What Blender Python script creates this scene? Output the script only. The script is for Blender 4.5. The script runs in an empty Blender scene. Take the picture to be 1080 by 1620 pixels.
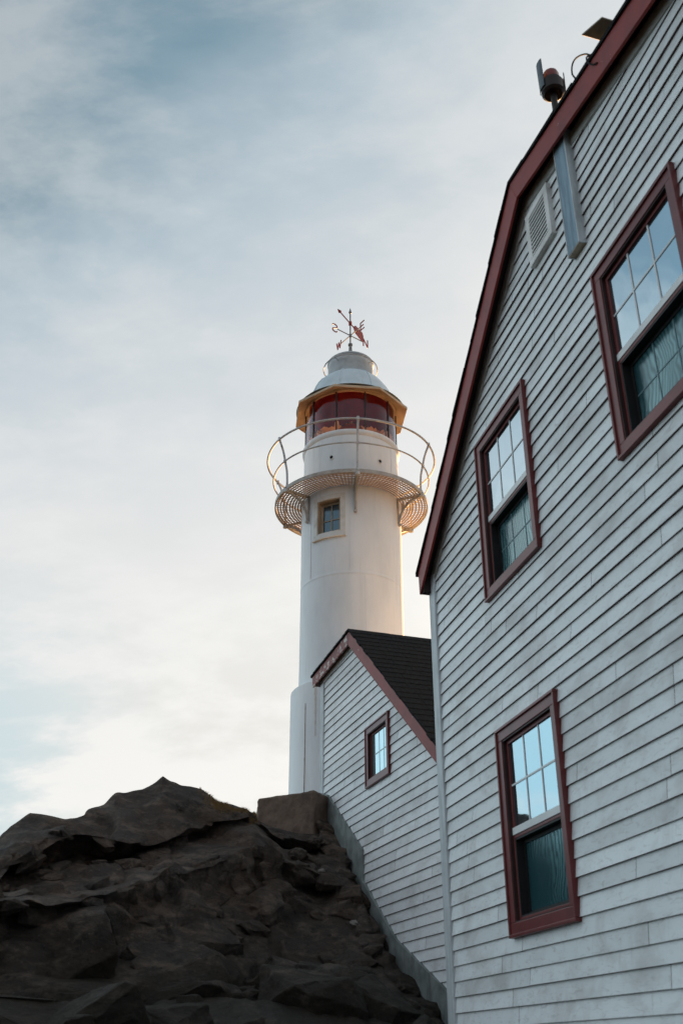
import bpy, bmesh, math, random
from mathutils import Vector, Matrix, noise
import numpy as np

random.seed(7)
rad = math.radians
sc = bpy.context.scene
COL = sc.collection
EYE = 1.6                                   # eye height above the ground in front of the house

# ---------------------------------------------------------------- camera
cd = bpy.data.cameras.new('camera'); cam = bpy.data.objects.new('camera', cd); COL.objects.link(cam)
cam.location = (0, 0, EYE)
cam.rotation_euler = (rad(90 + 28.316), 0, 0)
cd.sensor_fit = 'VERTICAL'; cd.sensor_height = 36; cd.sensor_width = 24
cd.lens = 35.66
cd.clip_start = 0.05; cd.clip_end = 3000
cd.dof.use_dof = True; cd.dof.focus_distance = 18.5; cd.dof.aperture_fstop = 3.2
sc.camera = cam

# ---------------------------------------------------------------- world
SUN_EL, SUN_AZ = rad(8.0), rad(20.0)         # low sun behind the tower
w = bpy.data.worlds.new('World'); sc.world = w; w.use_nodes = True
nt = w.node_tree; nt.nodes.clear()
def N(t, **k):
    n = nt.nodes.new(t)
    for a, b in k.items(): setattr(n, a, b)
    return n
def L(a, b): nt.links.new(a, b)
def M(op, a, b=None, c=None, clamp=False):
    n = N('ShaderNodeMath', operation=op, use_clamp=clamp)
    for i, v in enumerate((a, b, c)):
        if v is None: continue
        if isinstance(v, (int, float)): n.inputs[i].default_value = v
        else: L(v, n.inputs[i])
    return n.outputs[0]
def smooth(v, a, b, lo=0., hi=1.):
    n = N('ShaderNodeMapRange', interpolation_type='SMOOTHSTEP')
    L(v, n.inputs[0]); n.inputs[1].default_value = a; n.inputs[2].default_value = b
    n.inputs[3].default_value = lo; n.inputs[4].default_value = hi
    return n.outputs[0]
def mixc(f, a, b, bt='MIX'):
    n = N('ShaderNodeMix', data_type='RGBA', blend_type=bt)
    if isinstance(f, (int, float)): n.inputs[0].default_value = f
    else: L(f, n.inputs[0])
    for i, v in ((6, a), (7, b)):
        if isinstance(v, tuple): n.inputs[i].default_value = (*v, 1)
        else: L(v, n.inputs[i])
    return n.outputs[2]
def ramp(v, stops, interp='LINEAR'):
    n = N('ShaderNodeValToRGB'); L(v, n.inputs[0]); e = n.color_ramp.elements
    n.color_ramp.interpolation = interp
    while len(e) < len(stops): e.new(0.5)
    for x, (p, c) in zip(e, stops): x.position = p; x.color = (*c, 1) if len(c) == 3 else c
    return n.outputs[0]
tc = N('ShaderNodeTexCoord'); sep = N('ShaderNodeSeparateXYZ'); L(tc.outputs['Generated'], sep.inputs[0])
dx, dy, dz = sep.outputs
sky = N('ShaderNodeTexSky', sky_type='NISHITA', sun_disc=False, sun_elevation=SUN_EL, sun_rotation=SUN_AZ)
sky.air_density = 1.0; sky.dust_density = 2.0
q = M('ADD', dz, M('MULTIPLY', dx, -0.55))
# flat cloud deck coordinates
den = M('ADD', M('MAXIMUM', dz, 0.0), 0.40)
cv = N('ShaderNodeCombineXYZ'); L(M('DIVIDE', dx, den), cv.inputs[0]); L(M('DIVIDE', dy, den), cv.inputs[1])
n1 = N('ShaderNodeTexNoise'); L(cv.outputs[0], n1.inputs['Vector']); n1.inputs['Scale'].default_value = 2.0
n1.inputs['Detail'].default_value = 6; n1.inputs['Roughness'].default_value = 0.55; n1.inputs['Distortion'].default_value = 0.1
mp = N('ShaderNodeMapping'); L(cv.outputs[0], mp.inputs[0]); mp.inputs['Rotation'].default_value = (0, 0, rad(35)); mp.inputs['Scale'].default_value = (1, 1.7, 1)
n2 = N('ShaderNodeTexNoise'); L(mp.outputs[0], n2.inputs['Vector']); n2.inputs['Scale'].default_value = 3.2
n2.inputs['Detail'].default_value = 9; n2.inputs['Roughness'].default_value = 0.62; n2.inputs['Distortion'].default_value = 0.15
c1, c2 = n1.outputs['Fac'], n2.outputs['Fac']
q2 = M('ADD', q, M('MULTIPLY', M('SUBTRACT', c1, 0.5), 0.30))
deck = ramp(M('MULTIPLY', q2, 0.8), [(0.0, (0.98, 0.96, 0.93)), (0.32, (0.92, 0.92, 0.90)), (0.47, (0.78, 0.80, 0.81)),
        (0.54, (0.64, 0.70, 0.74)), (0.62, (0.46, 0.56, 0.63)), (0.68, (0.22, 0.34, 0.42)), (0.82, (0.15, 0.24, 0.32)), (1.0, (0.14, 0.22, 0.30))])
deck = mixc(M('MULTIPLY', smooth(c2, 0.38, 0.66), 0.34), deck, (1.0, 0.97, 0.93))
deck = mixc(M('MULTIPLY', M('MULTIPLY', smooth(c2, 0.58, 0.40), smooth(dz, 0.52, 0.22)), 0.55), deck, (0.76, 0.745, 0.70))
# clear pale blue gaps low on the left
gap = M('MULTIPLY', M('MULTIPLY', smooth(dx, -0.14, -0.34), smooth(dz, 0.46, 0.24)), smooth(c2, 0.60, 0.40))
deck = mixc(M('MULTIPLY', gap, 0.55), deck, (0.50, 0.71, 0.80))
# brightening round the low sun
sd = (math.sin(SUN_AZ) * math.cos(SUN_EL), math.cos(SUN_AZ) * math.cos(SUN_EL), math.sin(SUN_EL))
vd = N('ShaderNodeVectorMath', operation='DOT_PRODUCT'); L(tc.outputs['Generated'], vd.inputs[0]); vd.inputs[1].default_value = sd
deck = mixc(M('MULTIPLY', smooth(vd.outputs['Value'], 0.90, 1.0), 0.8), deck, (1.15, 1.10, 1.0))
# unseen sky, brightened to fill wall and tower: broken cloud left, pale deck behind camera
lcol = ramp(dz, [(0.0, (0.95, 1.42, 1.62)), (0.30, (1.0, 1.45, 1.62)), (0.42, (1.35, 1.50, 1.55)), (0.53, (1.25, 1.38, 1.45)), (0.63, (0.50, 0.72, 0.88)), (1.0, (0.38, 0.52, 0.62))])
lcol = mixc(M('MULTIPLY', smooth(c2, 0.46, 0.66), 0.55), lcol, (1.55, 1.58, 1.55))
deck = mixc(smooth(dx, -0.36, -0.62), deck, lcol)
deck = mixc(smooth(dy, 0.22, -0.40), deck, (0.58, 0.63, 0.68))
sks = N('ShaderNodeVectorMath', operation='SCALE'); L(sky.outputs[0], sks.inputs[0]); sks.inputs['Scale'].default_value = 0.10
fin = mixc(0.93, sks.outputs[0], deck)
bg = N('ShaderNodeBackground'); L(fin, bg.inputs[0]); bg.inputs[1].default_value = 0.154     # exposed up, for the shade
wo = N('ShaderNodeOutputWorld'); L(bg.outputs[0], wo.inputs[0])

# ---------------------------------------------------------------- sun
sl = bpy.data.lights.new('sun', 'SUN'); so = bpy.data.objects.new('sun', sl); COL.objects.link(so)
sl.energy = 5.0; sl.angle = rad(0.6); sl.color = (1.0, 0.50, 0.18)
so.rotation_euler = Vector(sd).to_track_quat('Z', 'Y').to_euler()
so.location = (5, 60, 20)

vs = sc.view_settings
vs.view_transform = 'Standard'; vs.look = 'None'; vs.exposure = 2.7; vs.gamma = 1.0
sc.cycles.max_bounces = 8; sc.cycles.transparent_max_bounces = 16
sc.cycles.use_denoising = True

# ---------------------------------------------------------------- materials
MATS = {}
def material(name):
    m = bpy.data.materials.new(name); m.use_nodes = True
    global nt
    nt = m.node_tree; nt.nodes.clear()
    out = N('ShaderNodeOutputMaterial'); b = N('ShaderNodeBsdfPrincipled'); L(b.outputs[0], out.inputs[0])
    MATS[name] = m
    return m, b, out
def tex(scale, detail=5, rough=0.55, vec=None, dist=0.0):
    n = N('ShaderNodeTexNoise'); n.inputs['Scale'].default_value = scale; n.inputs['Detail'].default_value = detail
    n.inputs['Roughness'].default_value = rough; n.inputs['Distortion'].default_value = dist
    if vec is None:
        t = N('ShaderNodeTexCoord'); vec = t.outputs['Object']
    L(vec, n.inputs['Vector']); return n.outputs['Fac']
def mapped(scale, src='Object', rot=(0, 0, 0)):
    t = N('ShaderNodeTexCoord'); m = N('ShaderNodeMapping'); L(t.outputs[src], m.inputs[0]); m.inputs['Scale'].default_value = scale
    m.inputs['Rotation'].default_value = rot
    return m.outputs[0]
def bump(b, h, strength=0.3, dist=0.01):
    n = N('ShaderNodeBump'); n.inputs['Strength'].default_value = strength; n.inputs['Distance'].default_value = dist
    L(h, n.inputs['Height']); L(n.outputs[0], b.inputs['Normal'])
def setc(b, c):
    if isinstance(c, tuple): b.inputs['Base Color'].default_value = (*c, 1)
    else: L(c, b.inputs['Base Color'])

def painted(name, col, col2, rough=0.5, scale=6, chip=None, chipcut=0.68, bumps=0.15, vecscale=None, dirt=0.5):
    m, b, _ = material(name)
    v = mapped(vecscale) if vecscale else None
    f = tex(scale, 6, 0.6, v)
    c = mixc(M('MULTIPLY', smooth(f, 0.35, 0.75), dirt * 2, clamp=True), col, col2)
    if chip:
        g = tex(9, 8, 0.7)
        c = mixc(smooth(g, chipcut, chipcut + 0.02), c, chip)
    setc(b, c); b.inputs['Roughness'].default_value = rough; b.inputs['Specular IOR Level'].default_value = 0.3
    bump(b, tex(40, 4, 0.6, v), bumps, 0.004)
    return m

# clapboard: the 'sz' attribute holds position along the wall, height and one value per board
def siding_mat(name, col, worn, seedoff):
    m, b, _ = material(name)
    a = N('ShaderNodeAttribute', attribute_name='sz'); sp = N('ShaderNodeSeparateXYZ'); L(a.outputs['Vector'], sp.inputs[0])
    def vec(kx, kz, kt):
        c = N('ShaderNodeCombineXYZ'); L(M('MULTIPLY', sp.outputs[0], kx), c.inputs[0]); L(M('MULTIPLY', sp.outputs[1], kz), c.inputs[1])
        L(M('MULTIPLY_ADD', sp.outputs[2], kt, seedoff), c.inputs[2]); return c.outputs[0]
    blotch = tex(1.0, 7, 0.62, vec(2.2, 3.0, 0.6), 0.6)
    scuff = tex(1.0, 8, 0.7, vec(9, 30, 3), 1.2)
    drip = tex(1.0, 6, 0.65, vec(38, 3.0, 5), 0.3)
    grain = tex(1.0, 4, 0.6, vec(5, 160, 9))
    speck = tex(1.0, 3, 0.6, vec(60, 60, 20))
    c = mixc(M('MULTIPLY', smooth(blotch, 0.42, 0.70), 0.65), col, worn)
    c = mixc(M('MULTIPLY', smooth(scuff, 0.52, 0.70), 0.5), c, tuple(x * 0.72 for x in worn))
    c = mixc(M('MULTIPLY', smooth(drip, 0.60, 0.76), 0.50), c, tuple(x * 0.62 for x in worn))
    c = mixc(M('MULTIPLY', smooth(speck, 0.74, 0.80), 0.6), c, (0.07, 0.06, 0.055))
    tint = M('MULTIPLY_ADD', sp.outputs[2], 0.22, 0.86)
    s = N('ShaderNodeVectorMath', operation='SCALE'); L(c, s.inputs[0]); L(tint, s.inputs['Scale'])
    L(s.outputs[0], b.inputs['Base Color'])
    b.inputs['Roughness'].default_value = 0.6
    bump(b, M('ADD', grain, M('MULTIPLY', scuff, 0.6)), 0.35, 0.003)
    return m
siding_mat('clapboard', (0.74, 0.79, 0.81), (0.47, 0.475, 0.47), 0.0)
siding_mat('clapboard_small', (0.76, 0.80, 0.82), (0.52, 0.53, 0.53), 7.3)
painted('board_lip', (0.090, 0.050, 0.052), (0.13, 0.09, 0.09), 0.8, 4)  # dark reddish edge, with the shadow under each board painted in
painted('white_trim', (0.55, 0.60, 0.63), (0.36, 0.40, 0.41), 0.55, 5, vecscale=(3, 3, 0.6))
painted('grey_trim', (0.36, 0.36, 0.34), (0.22, 0.21, 0.19), 0.6, 5)
painted('vent_white', (0.74, 0.75, 0.75), (0.52, 0.52, 0.50), 0.45, 4)
painted('maroon', (0.25, 0.025, 0.020), (0.17, 0.020, 0.017), 0.5, 5, bumps=0.2)
painted('maroon_frame', (0.155, 0.034, 0.034), (0.11, 0.024, 0.025), 0.38, 5, bumps=0.1)
painted('maroon_chipped', (0.24, 0.027, 0.022), (0.16, 0.021, 0.018), 0.55, 5, chip=(0.55, 0.52, 0.50), chipcut=0.665)
painted('maroon_peeling', (0.20, 0.028, 0.023), (0.14, 0.021, 0.019), 0.55, 5, chip=(0.50, 0.46, 0.43), chipcut=0.545)
painted('soffit_brown', (0.030, 0.020, 0.018), (0.018, 0.013, 0.012), 0.7, 5)
painted('blue_wood', (0.25, 0.37, 0.46), (0.15, 0.23, 0.30), 0.6, 3, vecscale=(9, 9, 0.7), bumps=0.6, dirt=0.8)
painted('vinyl_white', (0.68, 0.71, 0.72), (0.58, 0.61, 0.62), 0.4, 3)
painted('track_black', (0.012, 0.013, 0.014), (0.02, 0.02, 0.02), 0.5, 5)
painted('liner_shaded', (0.045, 0.022, 0.022), (0.03, 0.016, 0.016), 0.5, 5)  # maroon darkened: the shade inside the window recess is painted in
painted('muntin_pale', (0.50, 0.64, 0.68), (0.42, 0.56, 0.60), 0.4, 3)
painted('muntin_dim', (0.12, 0.22, 0.25), (0.09, 0.17, 0.20), 0.5, 5)

def pane(name, col, metal, rough, wave=0.0, wscale=3.0, vec=(1, 1, 1), d=0.02):
    m, b, _ = material(name)
    setc(b, col); b.inputs['Metallic'].default_value = metal; b.inputs['Roughness'].default_value = rough
    b.inputs['IOR'].default_value = 1.52
    if wave: bump(b, tex(wscale, 2, 0.4, mapped(vec), 0.6), wave, d)
    return m
pane('pane_upper', (0.35, 0.44, 0.49), 0.95, 0.03, 0.16, 1.6)
# insect screen over dark glass: the rippled reflection is painted into its colour
m, b, _ = material('pane_lower')
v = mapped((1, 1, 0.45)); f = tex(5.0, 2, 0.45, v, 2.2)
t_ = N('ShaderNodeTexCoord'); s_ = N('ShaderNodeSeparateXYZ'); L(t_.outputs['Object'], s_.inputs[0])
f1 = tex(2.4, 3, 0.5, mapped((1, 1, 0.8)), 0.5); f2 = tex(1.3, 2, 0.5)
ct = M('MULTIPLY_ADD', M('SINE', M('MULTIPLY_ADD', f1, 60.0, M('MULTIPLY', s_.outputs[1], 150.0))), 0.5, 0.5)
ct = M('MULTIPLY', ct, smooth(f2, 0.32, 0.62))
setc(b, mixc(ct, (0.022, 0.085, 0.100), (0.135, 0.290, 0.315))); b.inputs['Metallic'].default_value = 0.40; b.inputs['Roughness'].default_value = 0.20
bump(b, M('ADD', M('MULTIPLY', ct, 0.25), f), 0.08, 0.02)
pane('pane_small', (0.44, 0.52, 0.55), 0.95, 0.04, 0.05, 1.5)

# shingles
m, b, _ = material('shingle')
f = tex(30, 4, 0.7); g = tex(2.0, 5, 0.6, mapped((1, 1, 3)))
setc(b, mixc(smooth(f, 0.4, 0.65), (0.008, 0.009, 0.010), (0.019, 0.020, 0.021)))
b.inputs['Roughness'].default_value = 0.95; b.inputs['Specular IOR Level'].default_value = 0.1; bump(b, f, 0.6, 0.006)

# tower iron paint
m, b, _ = material('tower_paint')
f = tex(1.6, 6, 0.6, mapped((1, 1, 0.35))); g = tex(1.0, 6, 0.62, mapped((14, 14, 0.8))); h = tex(7, 8, 0.75)
c = mixc(smooth(f, 0.38, 0.75), (0.70, 0.735, 0.76), (0.58, 0.62, 0.65))
c = mixc(M('MULTIPLY', smooth(g, 0.56, 0.75), 0.38), c, (0.42, 0.44, 0.44))
c = mixc(M('MULTIPLY', smooth(h, 0.70, 0.76), 0.55), c, (0.34, 0.24, 0.17))
setc(b, c); b.inputs['Roughness'].default_value = 0.42
bump(b, tex(3.5, 3, 0.5), 0.12, 0.01)
m, b, _ = material('roof_paint')
f = tex(3, 6, 0.6); g = tex(1.0, 6, 0.62, mapped((16, 16, 1.2)))
c = mixc(smooth(f, 0.38, 0.75), (0.60, 0.69, 0.74), (0.48, 0.57, 0.62))
c = mixc(M('MULTIPLY', smooth(g, 0.55, 0.75), 0.4), c, (0.40, 0.40, 0.38))
setc(b, c); b.inputs['Roughness'].default_value = 0.42
painted('vent_paint', (0.47, 0.51, 0.53), (0.33, 0.35, 0.36), 0.5, 4, chip=(0.24, 0.17, 0.13), chipcut=0.74)
painted('eave_tan', (0.58, 0.45, 0.31), (0.40, 0.29, 0.19), 0.5, 5, chip=(0.20, 0.12, 0.07), chipcut=0.70)
painted('window_frame_iron', (0.66, 0.66, 0.64), (0.50, 0.48, 0.44), 0.45, 5, chip=(0.28, 0.18, 0.12), chipcut=0.70)
painted('recess_tan', (0.40, 0.33, 0.25), (0.24, 0.19, 0.14), 0.5, 5)
painted('gallery_iron', (0.42, 0.41, 0.39), (0.28, 0.25, 0.22), 0.5, 7, chip=(0.20, 0.09, 0.05), chipcut=0.66)
painted('rail_iron', (0.50, 0.52, 0.54), (0.36, 0.36, 0.36), 0.45, 6, chip=(0.17, 0.06, 0.035), chipcut=0.61)
painted('grate_iron', (0.40, 0.29, 0.19), (0.30, 0.20, 0.12), 0.55, 8, chip=(0.22, 0.10, 0.05), chipcut=0.66)
painted('rust', (0.33, 0.19, 0.13), (0.24, 0.14, 0.10), 0.9, 20)
painted('rust_stain', (0.63, 0.60, 0.565), (0.56, 0.51, 0.46), 0.7, 12)
painted('mullion_dark', (0.035, 0.037, 0.042), (0.06, 0.055, 0.05), 0.5, 6)
painted('hole_black', (0.008, 0.008, 0.008), (0.012, 0.012, 0.012), 0.9, 6)
painted('vane_red', (0.34, 0.030, 0.020), (0.22, 0.022, 0.018), 0.5, 12)
painted('vane_grey', (0.26, 0.27, 0.28), (0.16, 0.15, 0.15), 0.5, 12)
painted('ceiling_cream', (0.80, 0.66, 0.48), (0.70, 0.54, 0.36), 0.6, 4)
pane('pane_dark', (0.10, 0.16, 0.20), 0.7, 0.08, 0.1, 2)
def film(name, tint, gl, seam):
    m, b, out = material(name); nt.nodes.remove(b)
    t = N('ShaderNodeBsdfTransparent'); g = N('ShaderNodeBsdfGlossy'); g.inputs['Roughness'].default_value = 0.06
    g.inputs['Color'].default_value = (0.85, 0.9, 1.0, 1)
    if seam:
        f = tex(1.0, 5, 0.6, mapped((5, 5, 1.2)))
        L(mixc(smooth(f, 0.35, 0.7), tint, tuple(x * 0.55 for x in tint)), t.inputs[0])
    else: t.inputs[0].default_value = (*tint, 1)
    fr = N('ShaderNodeFresnel'); fr.inputs['IOR'].default_value = 1.45
    mx = N('ShaderNodeMixShader'); L(M('MULTIPLY', fr.outputs[0], gl, clamp=True), mx.inputs[0]); L(t.outputs[0], mx.inputs[1]); L(g.outputs[0], mx.inputs[2])
    L(mx.outputs[0], out.inputs[0]); return m
film('clear_glass', (0.93, 0.95, 0.96), 1.0, False)
film('red_film', (0.20, 0.010, 0.026), 0.35, True)

# concrete
m, b, _ = material('concrete')
f = tex(5, 8, 0.65); g = tex(60, 3, 0.6)
setc(b, mixc(smooth(f, 0.35, 0.7), (0.150, 0.103, 0.077), (0.082, 0.056, 0.042))); b.inputs['Roughness'].default_value = 0.9
bump(b, M('ADD', f, M('MULTIPLY', g, 0.3)), 0.6, 0.02)
m, b, _ = material('foundation_concrete')
f = tex(4, 8, 0.65); g = tex(1.0, 6, 0.6, mapped((9, 9, 1.2)))
c = mixc(smooth(f, 0.36, 0.70), (0.22, 0.25, 0.245), (0.12, 0.14, 0.135))
c = mixc(M('MULTIPLY', smooth(g, 0.52, 0.72), 0.6), c, (0.07, 0.075, 0.07))
setc(b, c); b.inputs['Roughness'].default_value = 0.9; bump(b, f, 0.5, 0.02)
# rock
m, b, _ = material('rock')
f = tex(1.3, 8, 0.6); g = tex(6, 9, 0.7); h = tex(1.0, 8, 0.65, mapped((4, 3, 9), rot=(0.6, 0.5, 0.3)), 0.35); l = tex(22, 6, 0.7)
fine = tex(55, 4, 0.75)
c = mixc(smooth(f, 0.36, 0.66), (0.066, 0.045, 0.033), (0.046, 0.040, 0.036))
c = mixc(M('MULTIPLY', smooth(h, 0.44, 0.70), 0.7), c, (0.185, 0.140, 0.110))
c = mixc(M('MULTIPLY', smooth(g, 0.50, 0.68), 0.8), c, (0.012, 0.010, 0.009))
c = mixc(M('MULTIPLY', smooth(l, 0.60, 0.68), 0.5), c, (0.17, 0.15, 0.13))
c = mixc(M('MULTIPLY', smooth(fine, 0.58, 0.66), 0.6), c, (0.012, 0.010, 0.009))
# dark mossy soil by height, also painting in the shade low on the rock
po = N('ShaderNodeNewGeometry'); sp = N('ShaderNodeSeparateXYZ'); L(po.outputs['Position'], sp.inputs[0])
moss_shade = smooth(M('MULTIPLY_ADD', M('SUBTRACT', f, 0.5), 3.2, sp.outputs[2]), 2.9, 1.9)
c = mixc(M('MULTIPLY', moss_shade, 0.8), c, mixc(smooth(l, 0.5, 0.7), (0.012, 0.011, 0.007), (0.026, 0.022, 0.014)))
setc(b, c); b.inputs['Roughness'].default_value = 0.8; b.inputs['Specular IOR Level'].default_value = 0.3
bump(b, M('ADD', M('MULTIPLY', h, 0.6), M('ADD', g, M('MULTIPLY_ADD', l, 0.5, M('MULTIPLY', fine, 0.25)))), 1.0, 0.07)
m, b, _ = material('sea_water')
setc(b, (0.010, 0.025, 0.032)); b.inputs['Roughness'].default_value = 0.75; b.inputs['Specular IOR Level'].default_value = 0.1; b.inputs['IOR'].default_value = 1.33
bump(b, tex(0.6, 6, 0.6), 0.4, 0.2)
m, b, _ = material('turf')
f = tex(3, 8, 0.65)
setc(b, mixc(smooth(f, 0.35, 0.7), (0.030, 0.028, 0.014), (0.050, 0.040, 0.020))); b.inputs['Roughness'].default_value = 1.0
bump(b, f, 0.6, 0.05)
m, b, _ = material('dry_grass')
f = tex(8, 4, 0.6)
setc(b, mixc(f, (0.16, 0.095, 0.035), (0.28, 0.17, 0.06))); b.inputs['Roughness'].default_value = 0.8
painted('pale_stone', (0.20, 0.18, 0.165), (0.11, 0.10, 0.09), 0.9, 14)
painted('lamp_black', (0.012, 0.008, 0.008), (0.020, 0.012, 0.011), 0.5, 10)
painted('lamp_shield', (0.09, 0.12, 0.14), (0.06, 0.075, 0.09), 0.5, 8)
painted('lens_red', (0.17, 0.014, 0.009), (0.12, 0.010, 0.007), 0.25, 4)
painted('panel_back', (0.62, 0.58, 0.50), (0.42, 0.39, 0.33), 0.6, 6)
painted('cable_black', (0.008, 0.008, 0.009), (0.012, 0.012, 0.012), 0.95, 8)

# ---------------------------------------------------------------- mesh builder
class Frame:
    """a vertical wall: s runs along it, o points out of it towards the viewer, z is up"""
    def __init__(self, az, D):
        self.n = Vector((math.cos(az), math.sin(az), 0)); self.d = Vector((-math.sin(az), math.cos(az), 0)); self.D = D
    def __call__(self, s, o, z): return self.n * (self.D - o) + self.d * s + Vector((0, 0, z))

class MB:
    def __init__(self): self.v = []; self.f = []; self.sm = []; self.mi = []; self.sz = None
    def add(self, vs, fs, smooth=False, mi=0):
        k = len(self.v); self.v += [Vector(p) for p in vs]
        for f in fs: self.f.append([i + k for i in f]); self.sm.append(smooth); self.mi.append(mi)
        return k
    def box(self, F, s0, s1, o0, o1, z0, z1, mi=0):
        P = [F(s, o, z) for z in (z0, z1) for o in (o0, o1) for s in (s0, s1)]
        self.add(P, [(0, 1, 3, 2), (4, 6, 7, 5), (0, 4, 5, 1), (2, 3, 7, 6), (0, 2, 6, 4), (1, 5, 7, 3)], False, mi); return self
    def prism(self, F, poly, o0, o1, mi=0):
        n = len(poly); P = [F(s, o0, z) for s, z in poly] + [F(s, o1, z) for s, z in poly]
        self.add(P, [tuple(range(n)), tuple(range(2 * n - 1, n - 1, -1))] + [(i, (i + 1) % n, n + (i + 1) % n, n + i) for i in range(n)], False, mi); return self
    def slab(self, poly, z0, z1, mi=0):
        n = len(poly); P = [(x, y, z0) for x, y in poly] + [(x, y, z1) for x, y in poly]
        self.add(P, [tuple(range(n)), tuple(range(2 * n - 1, n - 1, -1))] + [(i, (i + 1) % n, n + (i + 1) % n, n + i) for i in range(n)], False, mi); return self
    def obox(self, c, ax, ay, az_, mi=0):
        c, ax, ay, az_ = map(Vector, (c, ax, ay, az_))
        P = [c + ax * i + ay * j + az_ * k for k in (-1, 1) for j in (-1, 1) for i in (-1, 1)]
        self.add(P, [(0, 1, 3, 2), (4, 6, 7, 5), (0, 4, 5, 1), (2, 3, 7, 6), (0, 2, 6, 4), (1, 5, 7, 3)], False, mi); return self
    def tube(self, path, r, seg=10, closed=False, smooth=True, mi=0):
        path = [Vector(p) for p in path]; n = len(path)
        rr = r if isinstance(r, (list, tuple)) else [r] * n
        ref = None; rings = []
        for i, p in enumerate(path):
            if closed: t = path[(i + 1) % n] - path[i - 1]
            else: t = path[min(i + 1, n - 1)] - path[max(i - 1, 0)]
            t.normalize()
            if ref is None: ref = t.orthogonal().normalized()
            u = (ref - t * ref.dot(t)).normalized(); ref = u; v = t.cross(u)
            rings.append([p + (u * math.cos(a) + v * math.sin(a)) * rr[i] for a in [2 * math.pi * j / seg for j in range(seg)]])
        V = [p for R in rings for p in R]; Fs = []
        for i in range(n if closed else n - 1):
            for j in range(seg):
                a, b2 = i * seg, ((i + 1) % n) * seg
                Fs.append((a + j, a + (j + 1) % seg, b2 + (j + 1) % seg, b2 + j))
        k = self.add(V, Fs, smooth, mi)
        if not closed:
            self.f += [[k + j for j in range(seg)][::-1], [k + (n - 1) * seg + j for j in range(seg)]]; self.sm += [False] * 2; self.mi += [mi] * 2
        return self
    def lathe(self, c, prof, seg=64, a0=0.0, a1=2 * math.pi, smooth=True, mi=0):
        """prof: (r, z); angle 0 faces the viewer (-y), positive towards +x"""
        full = abs(a1 - a0 - 2 * math.pi) < 1e-6; ns = seg if full else seg + 1
        V = []
        for r, z in prof:
            for j in range(ns):
                a = a0 + (a1 - a0) * j / seg; V.append((c[0] + r * math.sin(a), c[1] - r * math.cos(a), z))
        Fs = []
        for i in range(len(prof) - 1):
            for j in range(seg):
                j2 = (j + 1) % ns; Fs.append((i * ns + j, i * ns + j2, (i + 1) * ns + j2, (i + 1) * ns + j))
        self.add(V, Fs, smooth, mi); return self
    def build(self, name, mat, parent=None, bevel=0.0, sharp=35, normals=True):
        me = bpy.data.meshes.new(name); off = Vector((0, 0, 0))
        p = parent
        while p is not None: off += p.location; p = p.parent
        me.from_pydata([v - off for v in self.v], [], self.f)
        mats = mat if isinstance(mat, (list, tuple)) else [mat]
        for x in mats: me.materials.append(MATS[x])
        me.polygons.foreach_set('use_smooth', self.sm); me.polygons.foreach_set('material_index', self.mi)
        if self.sz:
            a = me.attributes.new('sz', 'FLOAT_VECTOR', 'POINT'); a.data.foreach_set('vector', [x for t in self.sz for x in t])
        me.update()
        if normals:
            bm = bmesh.new(); bm.from_mesh(me); bmesh.ops.recalc_face_normals(bm, faces=bm.faces); bm.to_mesh(me); bm.free()
        if any(self.sm): me.set_sharp_from_angle(angle=rad(sharp))
        o = bpy.data.objects.new(name, me); COL.objects.link(o)
        if parent is not None: o.parent = parent
        if bevel:
            bv = o.modifiers.new('bevel', 'BEVEL'); bv.width = bevel; bv.segments = 2; bv.limit_method = 'ANGLE'; bv.angle_limit = rad(40)
        return o
def empty(name, loc, label, cat, group=None):
    o = bpy.data.objects.new(name, None); COL.objects.link(o); o.location = loc; o.empty_display_size = 0.3
    o['label'] = label; o['category'] = cat
    if group: o['group'] = group
    return o
def tag(o, label, cat, group=None):
    o['label'] = label; o['category'] = cat
    if group: o['group'] = group
    return o
def structure(o): o['kind'] = 'structure'; return o

# ---------------------------------------------------------------- ground
g = MB()
nx = 60
cs = [-60 + 120 * i / nx for i in range(nx + 1)]; gv = []
for y in cs:
    for x in cs:
        r_ = math.hypot(x, y) + 5 * noise.noise(Vector((x * 0.06, y * 0.06, 0)))
        gv.append((x, y, -0.02 - 9.0 * min(1.0, max(0.0, (r_ - 34) / 18)) ** 1.4))
g.add(gv, [(j * (nx + 1) + i, j * (nx + 1) + i + 1, (j + 1) * (nx + 1) + i + 1, (j + 1) * (nx + 1) + i) for j in range(nx) for i in range(nx)], True)
structure(g.build('ground', 'turf', normals=False))
# the headland stands in the sea, out of sight below the frame
g = MB(); g.add([(-2500, -2500, -6.5), (2500, -2500, -6.5), (2500, 2500, -6.5), (-2500, 2500, -6.5)], [(0, 1, 2, 3)])
structure(g.build('sea', 'sea_water', normals=False))

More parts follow.
